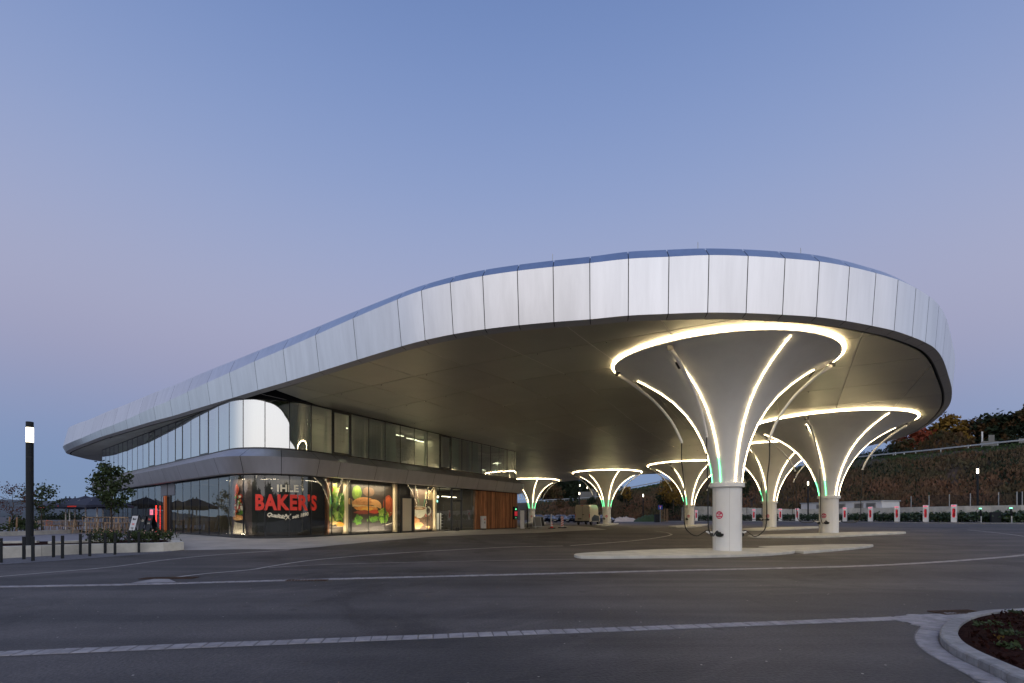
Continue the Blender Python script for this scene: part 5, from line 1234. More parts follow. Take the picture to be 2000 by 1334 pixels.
# ---------------------------------------------------------------- cafe terrace
def make_parasol(x, y, z0, h, w, rz, label):
    t = empty('parasol', (x, y, z0), rz, label, 'parasol', 'navy parasols over the cafe terrace')
    MB().box(-.35,-.35,0,.35,.35,.10,ch=.03).build('base', 'anth', t); MB().tube([(0,0,.1),(0,0,h-.02)], .045, 10).build('pole', 'white', t)
    c = MB(); top = h; n = 4; w = w-.45; ed = h-.74; pts = [(-w/2,-w/2),(w/2,-w/2),(w/2,w/2),(-w/2,w/2)]; v = [(0,0,top)]
    for i in range(4):
        a_, b_ = pts[i], pts[(i+1) % 4]
        for k in range(4): u = k/4; v.append((a_[0]+(b_[0]-a_[0])*u, a_[1]+(b_[1]-a_[1])*u, ed+.06*math.sin(math.pi*u)))
    m_ = 16; v += [(p[0], p[1], p[2]-.16) for p in v[1:17]]
    f = [(0, 1+i, 1+(i+1) % m_) for i in range(m_)]+[(1+i, 17+i, 17+(i+1) % m_, 1+(i+1) % m_) for i in range(m_)]
    mesh('canopy', v, f, 'navy', t)
    MB().tube([(-.0,0,top-.05),(0,0,top+.10)], .04, 8).build('finial', 'anth', t)
    for i in range(4): MB().tube([(0,0,h-.75),(pts[i][0]*.5, pts[i][1]*.5, h-.36)], .014, 5).build('rib', 'white', t)
    mesh('emblem', [(-.5,-w/2-.008,ed-.11),(.5,-w/2-.008,ed-.11),(.5,-w/2-.008,ed-.03),(-.5,-w/2-.008,ed-.03)], [(0,1,2,3)], 'lettred', t)
for i, (px, Y, w_, lb) in enumerate(((129,37.5,3.2,'leftmost navy parasol with a white pole'),(136.5,42,3.2,'navy parasol half hidden behind the leftmost one'),(147,38.5,3.3,'third navy parasol from the left'),(167.5,36,3.3,'navy parasol in the middle of the row'),(190,35,3.5,'navy parasol nearest the slim green tree'),(201.5,41,3.2,'navy parasol farthest back beside the glass wall'))):
    a = at(px, 1009.5, Y); make_parasol(a.x, a.y, .45, at(px, 968 if i > 2 else 972, Y).z-.45, w_, -.55+.05*i, lb)
def make_chair(x, y, rz, label, mat='wicker'):
    t = empty('chair', (x, y, .46), rz, label, 'chair', 'wicker chairs on the cafe terrace')
    MB().box(-.23,-.22,.42,.23,.22,.47,ch=.03).build('seat', mat, t)
    b = MB(); n = 7
    for k in range(n): a_ = math.radians(-75+150*k/(n-1)); b.tube([(.24*math.sin(a_), .05+.2*math.cos(a_), .44), (.27*math.sin(a_), .07+.24*math.cos(a_), .86-.10*abs(math.sin(a_)))], .013, 5)
    b.tube([(.27*math.sin(math.radians(q)), .07+.24*math.cos(math.radians(q)), .86-.10*abs(math.sin(math.radians(q)))) for q in range(-75, 76, 15)], .018, 6); b.build('backrest', mat, t)
    for sx_, sy_ in ((-1,-1),(1,-1),(1,1),(-1,1)): MB().tube([(.2*sx_, .18*sy_, .43), (.24*sx_, .24*sy_, 0)], .016, 6).build('leg', 'post', t)
    return t
def make_table(x, y, label, h=.74, w=.7):
    t = empty('table', (x, y, .46), .3, label, 'table', 'tables on the cafe terrace')
    MB().box(-w/2,-w/2,h-.03,w/2,w/2,h,ch=.02).build('tabletop', 'wicker', t); MB().tube([(0,0,.03),(0,0,h-.03)], .03, 8).build('pedestal', 'anth', t); MB().box(-.22,-.22,0,.22,.22,.03,ch=.02).build('foot', 'anth', t)
spots = [(68,40,'behind the lamp post on its right'),(78,41,'second right of the lamp post'),(92,38,'third right of the lamp post'),(99,39.5,'with an orange seat, facing the yard'),(106,37,'right of the orange one'),(117,40,'under the left edge of the parasols'),(127,36.5,'by the leftmost parasol pole'),(140,36.5,'between two parasol poles'),(149,38,'in the middle of the terrace'),(158,40,'left of the tall tables'),(144,34.6,'nearest to the planter wall')]
for i, (px, Y, lb) in enumerate(spots):
    a = at(px, 1009, Y); make_chair(a.x, a.y, random.uniform(0, 6.28) if i != 3 else 3.3, 'wicker terrace chair '+lb, 'orange' if i == 3 else 'wicker')
for i, (px, Y, lb) in enumerate(((73,41.5,'low square terrace table nearest the lamp post'),(86,39.5,'low square terrace table left of the orange chair'),(122,38.5,'low square terrace table under the leftmost parasol'),(135,38,'low square terrace table between parasol poles'),(154,39,'low square terrace table left of the tall tables'))):
    a = at(px, 1009, Y); make_table(a.x, a.y, lb)
# tall tables and stools beside the glass wall
def make_high(px, Y, ln, rz, label):
    a = at(px, 1009, Y); t = empty('high_table', (a.x, a.y, .46), rz, label, 'table', 'tall tables beside the glass wall')
    MB().box(-ln/2,-.4,1.05,ln/2,.4,1.1,ch=.01).build('tabletop', 'anth', t)
    for x_ in (-ln/2+.15, ln/2-.15):
        for y_ in (-.3,.3): MB().beam((x_,y_,0),(x_*.9,y_*.8,1.05),.07,.07).build('leg', 'wicker', t)
def make_stool(px, Y, label):
    a = at(px, 1009, Y); t = empty('bar_stool', (a.x, a.y, .46), random.uniform(0,1.5), label, 'stool', 'timber bar stools at the tall tables')
    MB().box(-.2,-.2,.72,.2,.2,.77,ch=.03).build('seat', 'wicker', t); b = MB(); b.beam((-.19,.19,.77),(-.21,.24,1.12),.03,.03); b.beam((.19,.19,.77),(.21,.24,1.12),.03,.03); b.beam((-.21,.24,1.1),(.21,.24,1.1),.03,.08); b.build('backrest', 'wicker', t)
    for sx_, sy_ in ((-1,-1),(1,-1),(1,1),(-1,1)): MB().beam((.16*sx_,.16*sy_,.72),(.25*sx_,.25*sy_,0),.035,.035).build('leg', 'wicker', t)
    r_ = MB(); q = .215; r_.tube([(-q,-q,.26),(q,-q,.26),(q,q,.26),(-q,q,.26),(-q,-q,.26)], .012, 5); r_.build('foot_rail', 'anth', t)
make_high(185, 34.2, 2.6, .7, 'left one of the two tall dark tables'); make_high(232, 33, 2.6, .7, 'right one of the two tall dark tables, near the menu boards')
for i, (px, Y) in enumerate(((172,33.6),(180,33.2),(188,33),(196,32.8),(205,33.6),(214,32.2),(223,31.8),(232,31.6),(241,31.8),(249,32.2))): make_stool(px, Y, 'timber bar stool, '+('first','second','third','fourth','fifth','sixth','seventh','eighth','ninth','tenth')[i]+' from the left in the row before the glass wall')
MB_ = MB(); 
# menu boards (A-frames)
def aboard(px, Y, z0, w, h, face, label, frame='anth', text=None, rz=0.0, group='folding A-frame boards'):
    a = at(px, 1009, Y); t = empty('a_board', (a.x, a.y, z0), rz, label, 'signboard', group); sp = .30
    for s_ in (-1, 1):
        fr = MB(); y0, y1 = s_*sp, s_*.02
        for x_ in (-w/2, w/2-.04): fr.beam((x_+.02, y0, 0), (x_+.02, y1, h), .04, .03)
        fr.beam((-w/2+.04, y0*.80, h*.20), (w/2-.04, y0*.80, h*.20), .03, .04); fr.beam((-w/2+.04, y1*1.5, h*.985), (w/2-.04, y1*1.5, h*.985), .03, .04); pf = fr.build('frame', frame, t)
        k = lambda u: (y0+(y1-y0)*u)
        mesh('panel', [(-w/2+.04,k(.2),h*.2),(w/2-.04,k(.2),h*.2),(w/2-.04,k(.97),h*.97),(-w/2+.04,k(.97),h*.97)], [(0,1,2,3)], face, t)
    for body, u, sz, mt in (text or []):
        tv, tf = text_mesh(body, sz, .003); y_ = -sp+(-.02+sp)*u-.012
        mesh('lettering', [(p[0], y_+p[1]*.27/h, h*u+p[1]) for p in tv], tf, mt, t)
    return t
aboard(266, 31.2, .46, .85, 1.25, 'trafo', 'white menu board with dark pictures, left of two other boards', text=[('Menü', .8, .2, 'anth'), ('heiss', .55, .16, 'lettred'), ('lecker', .35, .14, 'anth')], rz=-.5)
aboard(283, 30.6, .46, .7, 1.2, 'anth', 'dark board in the middle of the three menu boards', text=[('Café', .75, .18, 'lettcream')], rz=-.6)
aboard(296, 30.2, .46, .8, 1.25, 'anth', 'dark board with red writing, nearest the red neon line', text=[('Snack', .8, .2, 'lettred'), ('to go', .6, .16, 'lettcream')], rz=-.6)
# ================================================================= RIGHT SIDE: CHARGERS, HEDGE, WALL, FENCE
KS = [(2080,47),(1990,48.5),(1863,53.3),(1808,56),(1752,59.6),(1700,63.6),(1650,67),(1599,70.5),(1557,74),(1517,76.5),(1472.5,79),(1434,82.5),(1397,85.5),(1360,88.4),(1300,94)]
kl = [((p-1000)/F*Y, Y) for p, Y in KS]
kp = [np.array(q) for q in catmull(kl, 6)]
def kline(s): i = min(int(s), len(kp)-2); return kp[i]+(kp[i+1]-kp[i])*(s-i)
def knorm(s): i = min(int(s), len(kp)-2); d = kp[i+1]-kp[i]; d /= np.linalg.norm(d); return np.array((-d[1], d[0]))*-1      # away from the yard
def nearest(px): return min(np.arange(0, len(kp)-1, .05), key=lambda s: abs(1000+F*kline(s)[0]/kline(s)[1]-px))
sgn = 1 if np.dot(knorm(20), (1, .3)) > 0 else -1
knorm_ = lambda s: knorm(s)*sgn
SSK = np.arange(0, len(kp)-1, 1.0)
def koffs(o): return [kline(s)+knorm_(s)*o for s in SSK]
# kerb and footway in front of the hedge
fa, fb = koffs(-1.0), koffs(1.2); v = []
for a, b in zip(fa, fb): v += [(a[0], a[1], g(*a)-.05), (a[0], a[1], g(*a)+.12), (b[0], b[1], g(*a)+.13)]
fw = tag(mesh('footway', v, [(i*3+j, i*3+j+1, (i+1)*3+j+1, (i+1)*3+j) for i in range(len(fa)-1) for j in range(2)], 'kerb'), 'raised grey footway and kerb carrying the charger row', kind='structure')
fc = koffs(5.2); v = []
for b, c in zip(fb, fc): v += [(b[0], b[1], g(*b)+.12), (c[0], c[1], g(*b)+.2)]
tag(mesh('hedge_bed', v, [(2*i, 2*i+1, 2*i+3, 2*i+2) for i in range(len(fb)-1)], 'mulch'), 'dark planting bed under the laurel hedge', kind='structure')
def charger():
    t = empty('fast_charger', (0,0,0)); w, d, h = .46, .42, 1.92
    # white housing: tapered upright slab with an oval opening in the front (local -Y)
    n = 24; zc, hx, hz = 1.02, .135, .52; out = []; inn = []
    for k in range(n):
        a = 2*math.pi*k/n; c, s_ = math.cos(a), math.sin(a)
        inn.append((hx*math.copysign(min(1, abs(c)*1.25), c), zc+hz*(math.copysign(min(1, abs(s_)**.6), s_))))
        m_ = max(abs(c), abs(s_)); out.append((c*w/2/m_, h/2+s_*h/2/m_))
    v = [(x, -d/2, z) for x, z in out]+[(x, -d/2, z) for x, z in inn]+[(x, .02, z) for x, z in inn]
    f = [(i, (i+1) % n, n+(i+1) % n, n+i) for i in range(n)]+[(n+i, n+(i+1) % n, 2*n+(i+1) % n, 2*n+i) for i in range(n)]
    b = MB(); b.add(v, f); c = .05
    prof_ = [(-w/2,-d/2),(-w/2+0,d/2-c),(-w/2+c,d/2),(w/2-c,d/2),(w/2,d/2-c),(w/2,-d/2)]
    vv = [(x,y,0) for x,y in prof_]+[(x,y,h-.0) for x,y in prof_]+[(x*.9,y*.9,h+.03) for x,y in prof_]
    b.add(vv, [(i, i+1, 7+i, 6+i) for i in range(5)]+[(6+i, 7+i, 13+i, 12+i) for i in range(5)]+[(5,0,6,11),(11,6,12,17)][1:]+[(12,13,14,15,16,17)]); o = b.build('housing', 'white', t)
    mesh('recess', [(x, .018, z) for x, z in inn], [tuple(range(n))], 'redlit', t)
    MB().tube([(.05,-.06,1.45),(.04,-.10,1.2),(-.05,-.11,.75),(-.02,-.1,.62),(.05,-.08,.75),(.05,-.05,1.0)], .03, 7).build('charging_cable', 'rubber', t, True)
    MB().beam((.05,-.10,1.28),(.05,-.12,1.46),.06,.08).build('plug', 'rubber', t)
    lg = MB(); lg.box(-w/2+.04,-d/2-.012,h-.17,w/2-.04,-d/2-.002,h-.05); lg.build('light_bar', 'pinklit', t)
    tv, tf = text_mesh('TESLA', .085, .004); mesh('lettering', [(p[0], -d/2-.014, h-.11+p[1]) for p in tv], tf, 'redlit', t)
    MB().box(-w/2-.02,-d/2-.02,-.06,w/2+.02,d/2,.03).build('plinth', 'kerb', t)
    return t
proto = charger(); cl = ['rightmost white charger with a red lit recess', 'second white charger from the right end of the row', 'white charger third from the right, past the white substation', 'white charger standing in front of the right half of the white substation', 'white charger directly right of the second largest column', 'white charger half hidden behind the second largest column', 'white charger left of the second largest column', 'white charger hidden behind the column between the two largest', 'white charger left of the column between the two largest', 'white charger right behind the nearest column, half hidden', 'white charger hidden by the nearest column', 'small white charger at the left end of the row, left of the nearest column']
for i, (px, lb) in enumerate(zip((1863,1808,1752,1700,1650,1605,1557,1524,1472.5,1440,1397,1360), cl)):
    s = nearest(px); p = kline(s); o = proto if i == 0 else copy_tree(proto); o.location = (p[0], p[1], g(p[0], p[1])+.13)
    nn = knorm_(s); face = -nn*.35+np.array((-p[0], -p[1]))/np.linalg.norm(p)*.65; o.rotation_euler = (0, 0, math.atan2(face[1], face[0])+math.pi/2)
    tag(o, lb, 'charger', 'white fast chargers in a row along the hedge')
# slim posts with green tops at the far right
for px, lb in ((1920.5, 'slim black charging post with a green light, beside the lamp post in the hedge'), (1977.5, 'slim black charging post with a green light, at the right edge of the photo')):
    s = nearest(px); p = kline(s)-knorm_(s)*.4; t = empty('charging_post', (p[0], p[1], g(p[0], p[1])+.12), 0, lb, 'charging post', 'slim charging posts with green lights')
    MB().tube([(0,0,0),(0,0,.75)], .05, 10).build('pole', 'galv', t); MB().tube([(-.02,0,.7),(-.05,0,1.25),(-.10,0,1.45)], [.09,.08,.07], 10).build('head', 'rubber', t, True)
    MB().box(-.17,-.09,1.43,.0,.09,1.52,ch=.02).build('light', 'ledg', t); MB().tube([(-.1,0,1.45),(-.35,0,1.5),(-.5,0,1.2),(-.45,0,.9),(-.1,-.08,.95)], .02, 6).build('cable', 'rubber', t, True)
s = nearest(1934); p = kline(s)+knorm_(s)*1.0; t = empty('control_cabinet', (p[0], p[1], g(p[0], p[1])+.1), -.4, 'dark green-grey control cabinet sunk in the hedge at the right', 'cabinet')
MB().box(-.4,-.2,0,.4,.2,1.05,ch=.02).build('housing', 'anth', t); MB().box(-.42,-.22,1.05,.42,.22,1.1).build('lid', 'anth', t)
# laurel hedge: one plant mass per gap
hl = ['cut by the right edge of the photo','left of the rightmost charging post','between the lamp post and the left charging post','between the rightmost charger and the lamp post','between the two rightmost chargers','between the second and third charger from the right','right in front of the substation corner','before the louvred substation doors','just right of the second largest column','half hidden by the second largest column','left of the second largest column','right of the column between the two largest','left of the column between the two largest','close to the right side of the nearest column','at the left end, beside the half hidden column']
hp = [2060,1990,1935,1895,1835,1780,1726,1675,1626,1580,1538,1497,1455,1418,1378,1332]
for i, (p0, p1) in enumerate(zip(hp, hp[1:])):
    s0, s1 = nearest(p0) if p0 < 2050 else 0, nearest(p1); n = 1500 if i < 7 else 900; P = []
    for k in range(n):
        s = rng.uniform(s0, s1); o_ = 1.9+rng.normal()*.35; p = kline(s)+knorm_(s)*o_; hh = .95+.14*math.sin(s*5+i)+.1*math.sin(s*13); P.append((p[0], p[1], g(p[0], p[1])+.15+abs(rng.beta(2.2,1.5))*hh+rng.normal()*.05))
    m_ = kline((s0+s1)/2)+knorm_((s0+s1)/2)*1.9; t = empty('laurel_hedge', (m_[0], m_[1], g(m_[0], m_[1])+.1), label='stretch of dark laurel hedge '+hl[i], cat='hedge', group='laurel hedge behind the chargers')
    P = np.array(P)-np.array((m_[0], m_[1], g(m_[0], m_[1])+.1)); cards(P, .20, 'laurel', 'foliage', t)
    st = MB()
    for k in range(5): q = P[rng.integers(len(P))]; st.tube([(q[0], q[1], 0), (q[0]+.03, q[1], .6)], .015, 5)
    tag(st.build('stems', 'bark', t), kind='stuff')
# concrete wall of panels behind the hedge
t = empty('retaining_wall', (0,0,0), label='long pale concrete panel wall between hedge and embankment', cat='wall')
def off_line(o): return [kline(s)+knorm_(s)*o for s in np.arange(0, len(kp)-1, .25)]
WL = off_line(4.2); cum = [0]
for a, b in zip(WL, WL[1:]): cum.append(cum[-1]+np.linalg.norm(b-a))
def at_len(L_, s): i = max(k for k in range(len(cum)) if cum[k] <= s); i = min(i, len(L_)-2); return L_[i]+(L_[i+1]-L_[i])*(s-cum[i])/(cum[i+1]-cum[i])
def wz(p): return CH+(HY-985)/F*50 if False else 2.80+.0*p[0]
s = 0
while s < cum[-1]-1.3:
    a, b = at_len(WL, s+.006), at_len(WL, s+1.244); d = (b-a)/np.linalg.norm(b-a); n = np.array((-d[1], d[0]))*.12; z1 = 2.85 if a[1] < 78 else 2.85+(a[1]-78)*.055
    z1 = min(z1, 3.6); mb = MB(); mb.beam((a[0],a[1],(z1-.3)/2), (b[0],b[1],(z1-.3)/2), .14, z1+.3); mb.build('wall_panel', 'concrete', t); s += 1.25
# mesh fence on top, right part
FT_ = [at_len(WL, q) for q in np.arange(0, cum[-1], .5)]
t = empty('mesh_fence', (0,0,0), label='green-grey wire mesh fence with metal posts on top of the concrete wall', cat='fence')
s = .6; prev = None; kf = 0
while s < cum[-1]-2 and kf < 16:
    p = at_len(WL, s); px = 1000+F*p[0]/p[1]
    if px > 1752:
        MB().beam((p[0],p[1],2.6), (p[0],p[1],4.28), .06, .06).build('post', 'galv', t)
        if prev is not None:
            a, b = prev, p; mb = MB(); nw = 22
            for k in range(1, nw): q = a+(b-a)*k/nw; mb.beam((q[0],q[1],2.86), (q[0],q[1],4.2), .014, .014)
            for z in np.arange(2.92, 4.25, .2): mb.beam((a[0],a[1],z), (b[0],b[1],z), .009, .011)
            mb.build('wire_panel', 'anth', t)
        prev = p; kf += 1
    s += 2.5
# white substation with louvres
q = np.array(at(1722, 1009, 66.5))[:2]; t = empty('substation', (q[0], q[1], .95), 0, 'white flat-roofed substation with louvred doors behind the chargers', 'building')
dd = kline(nearest(1640))-kline(nearest(1740)); dd = dd/np.linalg.norm(dd); t.rotation_euler = (0,0,math.atan2(dd[1], dd[0]))
H_ = at(0, 977, 66.5).z-.95; Lb = 14.0; Wb = 3.0; sgy = -1
MB().box(0,-Wb,0,Lb,0,H_-.14).build('body', 'trafo', t); MB().box(-.12,-Wb-.12,H_-.14,Lb+.12,.12,H_,ch=.01).build('roof', 'galv', t)
yf = .004
for x_ in (1.6, 3.5, 6.4, 8.3, 10.2):
    fr = MB(); fr.box(x_-.75,0,.12,x_+.75,.03,H_-.32); fo = fr.build('service_door', 'trafoin', t)
    for z in np.arange(1.05, H_-.42, .085): MB().add([(x_-.62,.032,z),(x_+.62,.032,z),(x_+.62,.075,z+.055),(x_-.62,.075,z+.055)], [(0,1,2,3),(3,2,1,0)]).build('louvre', 'galv', fo)
# ---------------------------------------------------------------- guard rail on the crest
GRP = [CR[i] for i in range(2, min(len(CR), 72))]
t = empty('guard_rail', (0,0,0), label='long galvanised guard rail along the slip road on top of the embankment', cat='guard rail')
mb = MB(); sec = [(-.04,.56),(-.10,.60),(-.10,.65),(-.04,.68),(-.10,.71),(-.10,.76),(-.04,.80)]; vv = []
for i, p in enumerate(GRP):
    d = GRP[min(i+1, len(GRP)-1)]-GRP[max(i-1, 0)]; d.z = 0; d.normalize(); n = Vector((-d.y, d.x, 0)); n = n if n.y < 0 or n.x < 0 else -n
    for o_, z_ in sec: q = p+n*(-o_); vv.append((q.x, q.y, p.z+z_))
mb.add(vv, [(i*7+j, i*7+j+1, (i+1)*7+j+1, (i+1)*7+j) for i in range(len(GRP)-1) for j in range(6)]); mb.build('rail', 'galv', t)
acc = 0
for a, b in zip(GRP, GRP[1:]):
    L_ = (b-a).length; s = (3.6-acc) if acc else 0
    while s < L_: q = a+(b-a)*(s/L_); MB().beam(q+Vector((0,.06,-.4)), q+Vector((0,.06,.82)), .10, .08).build('post', 'galv', t); s += 3.6
    acc = (acc+L_) % 3.6
# signs on the crest
def crest_at(px): return min(CR, key=lambda p: abs(1000+F*p.x/p.y-px))
def pole_sign(px, ptop, w, h, z_lo, label, mat='galv', poles=1, name='road_sign', Yadd=3, arrow=False, posth=None):
    c = crest_at(px); Y = c.y+Yadd; x = (px-1000)/F*Y; zt = at(px, ptop, Y).z; t = empty(name, (x, Y, c.z), 0, label, 'sign')
    hh = zt-c.z
    for k in range(poles): xx = 0 if poles == 1 else (-w*.3+w*.6*k); MB().tube([(xx,.05,-.3),(xx,.05,hh)], .05, 8).build('pole', 'galv', t)
    if h:
        z1 = hh-z_lo
        if arrow: MB().add([(-w/2-.5,-.02,z1-h/2),(-w/2,-.02,z1-h),(w/2,-.02,z1-h),(w/2,-.02,z1),(-w/2,-.02,z1),(-w/2-.5,.02,z1-h/2),(-w/2,.02,z1-h),(w/2,.02,z1-h),(w/2,.02,z1),(-w/2,.02,z1)], [(0,1,2,3,4),(9,8,7,6,5),(0,1,6,5),(1,2,7,6),(2,3,8,7),(3,4,9,8),(4,0,5,9)]).build('panel', mat, t)
        else: MB().box(-w/2,-.03,z1-h,w/2,.03,z1,ch=.02).build('panel', mat, t)
    return t
pole_sign(1918, 843, .28, 3.2, .0, 'slim white marker mast on the embankment crest', 'trafo')
pole_sign(1934.5, 850, 2.6, .8, 1.0, 'arrow-shaped grey sign back on the crest, right of the slim mast', 'signback', arrow=True)
pole_sign(1936, 849.5, 1.0, 2.4, .0, 'grey rectangular sign back rising behind the arrow sign', 'signback')
pole_sign(1999, 856, 1.6, 1.0, .0, 'sign back cut by the right edge of the photo', 'signback')
for px, ptop, lb in ((1748.5,883,'short black and white marker post on the crest'),(1765.5,883.5,'thin pale concrete post on the crest behind the rail')):
    pole_sign(px, ptop, .2, .5, 0, lb, 'trafo', name='marker_post', Yadd=1.5)
pole_sign(1148, 960.5, 5.2, 4.2, .0, 'large grey back of a direction sign on the slip road, above the van', 'signback', 2, Yadd=1)
pole_sign(1156.3, 955, 1.2, 4.4, .0, 'narrow tall sign back beside the large grey one', 'signback', Yadd=0)
pole_sign(1162.5, 959.5, 1.0, .7, .0, 'small arrow signpost right of the large sign back', 'signback', Yadd=0)
# ---------------------------------------------------------------- trees and bushes behind the crest
def far_tree(px, ptop, wpx, Y, mat, n, label, seed, zb=None, cone=0, size=.62):
    c = crest_at(px); z0 = (c.z-1.2) if zb is None else zb; x = (px-1000)/F*Y; h = at(px, ptop, Y).z-z0; w = wpx/F*Y
    return tree((x, Y, z0), h, w, h*.12, mat, n, size, label, name='tree', group='autumn trees along the slip road', trunk_r=.22, limbs=14, seed=seed, cone=cone)
ft = [(1762,862,52,104,'lbrown',900,'dark reddish tree where the tree row begins'),(1790,842,56,106,'lred',1800,'bright red autumn tree left of the mound'),(1822,832,44,112,'ldark',1200,'dark tree between the red and the yellow-green one'),(1847,813,52,110,'lyellow',2000,'tall yellow-green tree behind the mound'),(1872,840,40,118,'ldark',1100,'dark tree in the gap right of the yellow-green one'),
      (1898,820,52,112,'lbrown',2000,'broad rust brown tree above the mound'),(1930,812,52,110,'ldark',2000,'large dark tree behind the arrow sign'),(1952,818,46,108,'lbrown',1800,'brown tree right of the arrow sign'),(1975,806,50,106,'ldark',2000,'large dark tree near the right edge'),(2003,798,52,104,'lbrown',2000,'tallest brown tree, cut by the right edge'),(2045,794,70,104,'ldark',1600,'dark tree just outside the right edge')]
for i, (px, tp, w, Y, mt, n, lb) in enumerate(ft): far_tree(px, tp, w, Y, mt, n, lb, 60+i)
# mound
a = crest_at(1845); mv = []; mf = []; R_, Cn = 9, 22; mc = Vector((at(1848,870,97).x, 97, a.z-1.5)); 
for i in range(R_+1):
    for k in range(Cn): q = i/R_; an = 2*math.pi*k/Cn; mv.append((mc.x+math.cos(an)*8.2*q*(1+.1*math.sin(k*2)), mc.y+math.sin(an)*6*q, mc.z+ (at(1848,852,97).z-mc.z)*(math.cos(q*math.pi/2)**1.1)))
for i in range(R_):
    for k in range(Cn): mf.append((i*Cn+k, (i+1)*Cn+k, (i+1)*Cn+(k+1) % Cn, i*Cn+(k+1) % Cn))
tag(mesh('mound', mv, mf, 'bank', smooth=True), 'overgrown earth mound on the crest', kind='structure')
P = np.array([mv[i] for i in rng.integers(0, len(mv), 3500)])+rng.normal(size=(3500,3))*np.array((.7,.5,.35)); tag(cards(P, .45, 'lbrown', 'mound_weeds', up=True, asp=1.5), 'dry weeds covering the mound', 'weeds', kind='stuff')
# low bushes just behind the rail
bs_ = [(1650,898,34,108),(1672,893,34,106),(1695,888,36,104),(1715,884,34,102),(1738,876,40,100),(1630,903,24,112),(1820,862,36,100),(1880,866,40,98),(1915,866,34,96),(1965,858,44,96),(1995,852,40,94)]
for i, (px, tp, w, Y) in enumerate(bs_):
    c = crest_at(px); x = (px-1000)/F*Y; z0 = c.z-.8; h = at(px, tp, Y).z-z0
    tree((x, Y, z0), max(.8, h), w/F*Y*1.3, .1, 'ldark', 700, .34, 'low dark bush behind the guard rail, %s in the row from the left' % ('second','third','fourth','fifth','sixth','first','seventh','eighth','ninth','tenth','eleventh')[i], name='bush', group='bushes behind the guard rail', trunk_r=.05, limbs=8, seed=90+i, cat='bush')
# trees on and below the bank, seen under the roof
def mid_tree(px, ptop, pbase, wpx, Y, mat, n, label, seed, size=.3):
    x = (px-1000)/F*Y; z0 = at(px, pbase, Y).z; h = at(px, ptop, Y).z-z0; tree((x, Y, z0), h, wpx/F*Y, h*.15, mat, n, size, label, group='small trees on the embankment', trunk_r=.1, limbs=12, seed=seed)
mid_tree(1315, 930, 1000, 44, 92, 'lyellow', 1500, 'yellow-orange tree left of the half hidden column', 120, .32)
mid_tree(1298, 962, 1006, 30, 96, 'ldark', 700, 'dark green bush-like tree left of the yellow-orange one', 121)
mid_tree(1224, 951, 984, 16, 108, 'lyellow', 500, 'small orange-topped tree near the blue sign lamp', 122); mid_tree(1220, 962, 986, 22, 110, 'ldark', 700, 'small dark green tree below the orange-topped one', 123)
mid_tree(1208, 947, 975, 16, 140, 'ldark', 600, 'pale green tree beside the distant white column', 124); mid_tree(1078, 953, 982, 40, 160, 'lbrown', 1500, 'round brown tree in front of the dark forest', 125, .55)
mid_tree(1450, 918, 985, 26, 90, 'ldark', 900, 'dark tree seen in the gap right of the nearest column', 126); mid_tree(1120, 968, 1000, 16, 128, 'ldark', 500, 'dark shrub left of the lamps above the van', 127); mid_tree(1155, 972, 992, 18, 126, 'ldark', 500, 'dark shrub behind the van roof', 128)
mid_tree(1095, 972, 1000, 14, 128, 'lbrown', 400, 'brown shrub on the bank above the parked cars', 129); mid_tree(1538, 894, 925, 14, 112, 'lyellow', 400, 'small orange tree top seen between two columns', 130)
mid_tree(1310, 975, 1012, 40, 95, 'ldark', 600, 'dark undergrowth below the yellow-orange tree', 131)
for i, px in enumerate(range(1050, 1182, 11)):
    Y = 205+(i % 3)*8; x = (px-1000)/F*Y; z0 = at(px, 985, Y).z; h = at(px, (932,928,936,930,935,931,929,940,938,945,943,950)[i], Y).z-z0
    tree((x, Y, z0), h, 6.0, .5, 'ldark', 1300, .8, 'dark conifer of the distant wood, %s from the left' % ('first','second','third','fourth','fifth','sixth','seventh','eighth','ninth','tenth','eleventh','twelfth')[i], name='conifer', group='dark conifers of the distant wood', trunk_r=.2, limbs=16, seed=140+i, cone=1)
# sand heap and grass at the foot of the bank
def heap(px0, px1, Y, h, mat, label, name='sand_heap'):
    x0, x1 = (px0-1000)/F*Y, (px1-1000)/F*Y; n = 14; v = []; f = []
    for i in range(n+1):
        for j in range(9): u, w_ = i/n, j/8; v.append((x0+(x1-x0)*u, Y-2+5*w_, g(x0, Y)+h*math.sin(math.pi*u)**.7*math.sin(math.pi*w_)*(1+.25*math.sin(i*2.1+j))))
    for i in range(n):
        for j in range(8): f.append((i*9+j, (i+1)*9+j, (i+1)*9+j+1, i*9+j+1))
    return mesh(name, v, f, mat, smooth=True)
tag(heap(1190, 1250, 100, .95, 'plaster_sand' if 'plaster_sand' in M else 'concrete', ''), 'pale heap of sand at the foot of the embankment', kind='structure')
tag(heap(1240, 1300, 97, 1.3, 'grass', '', 'grass_slope'), 'green grass slope beside the sand heap', kind='structure')
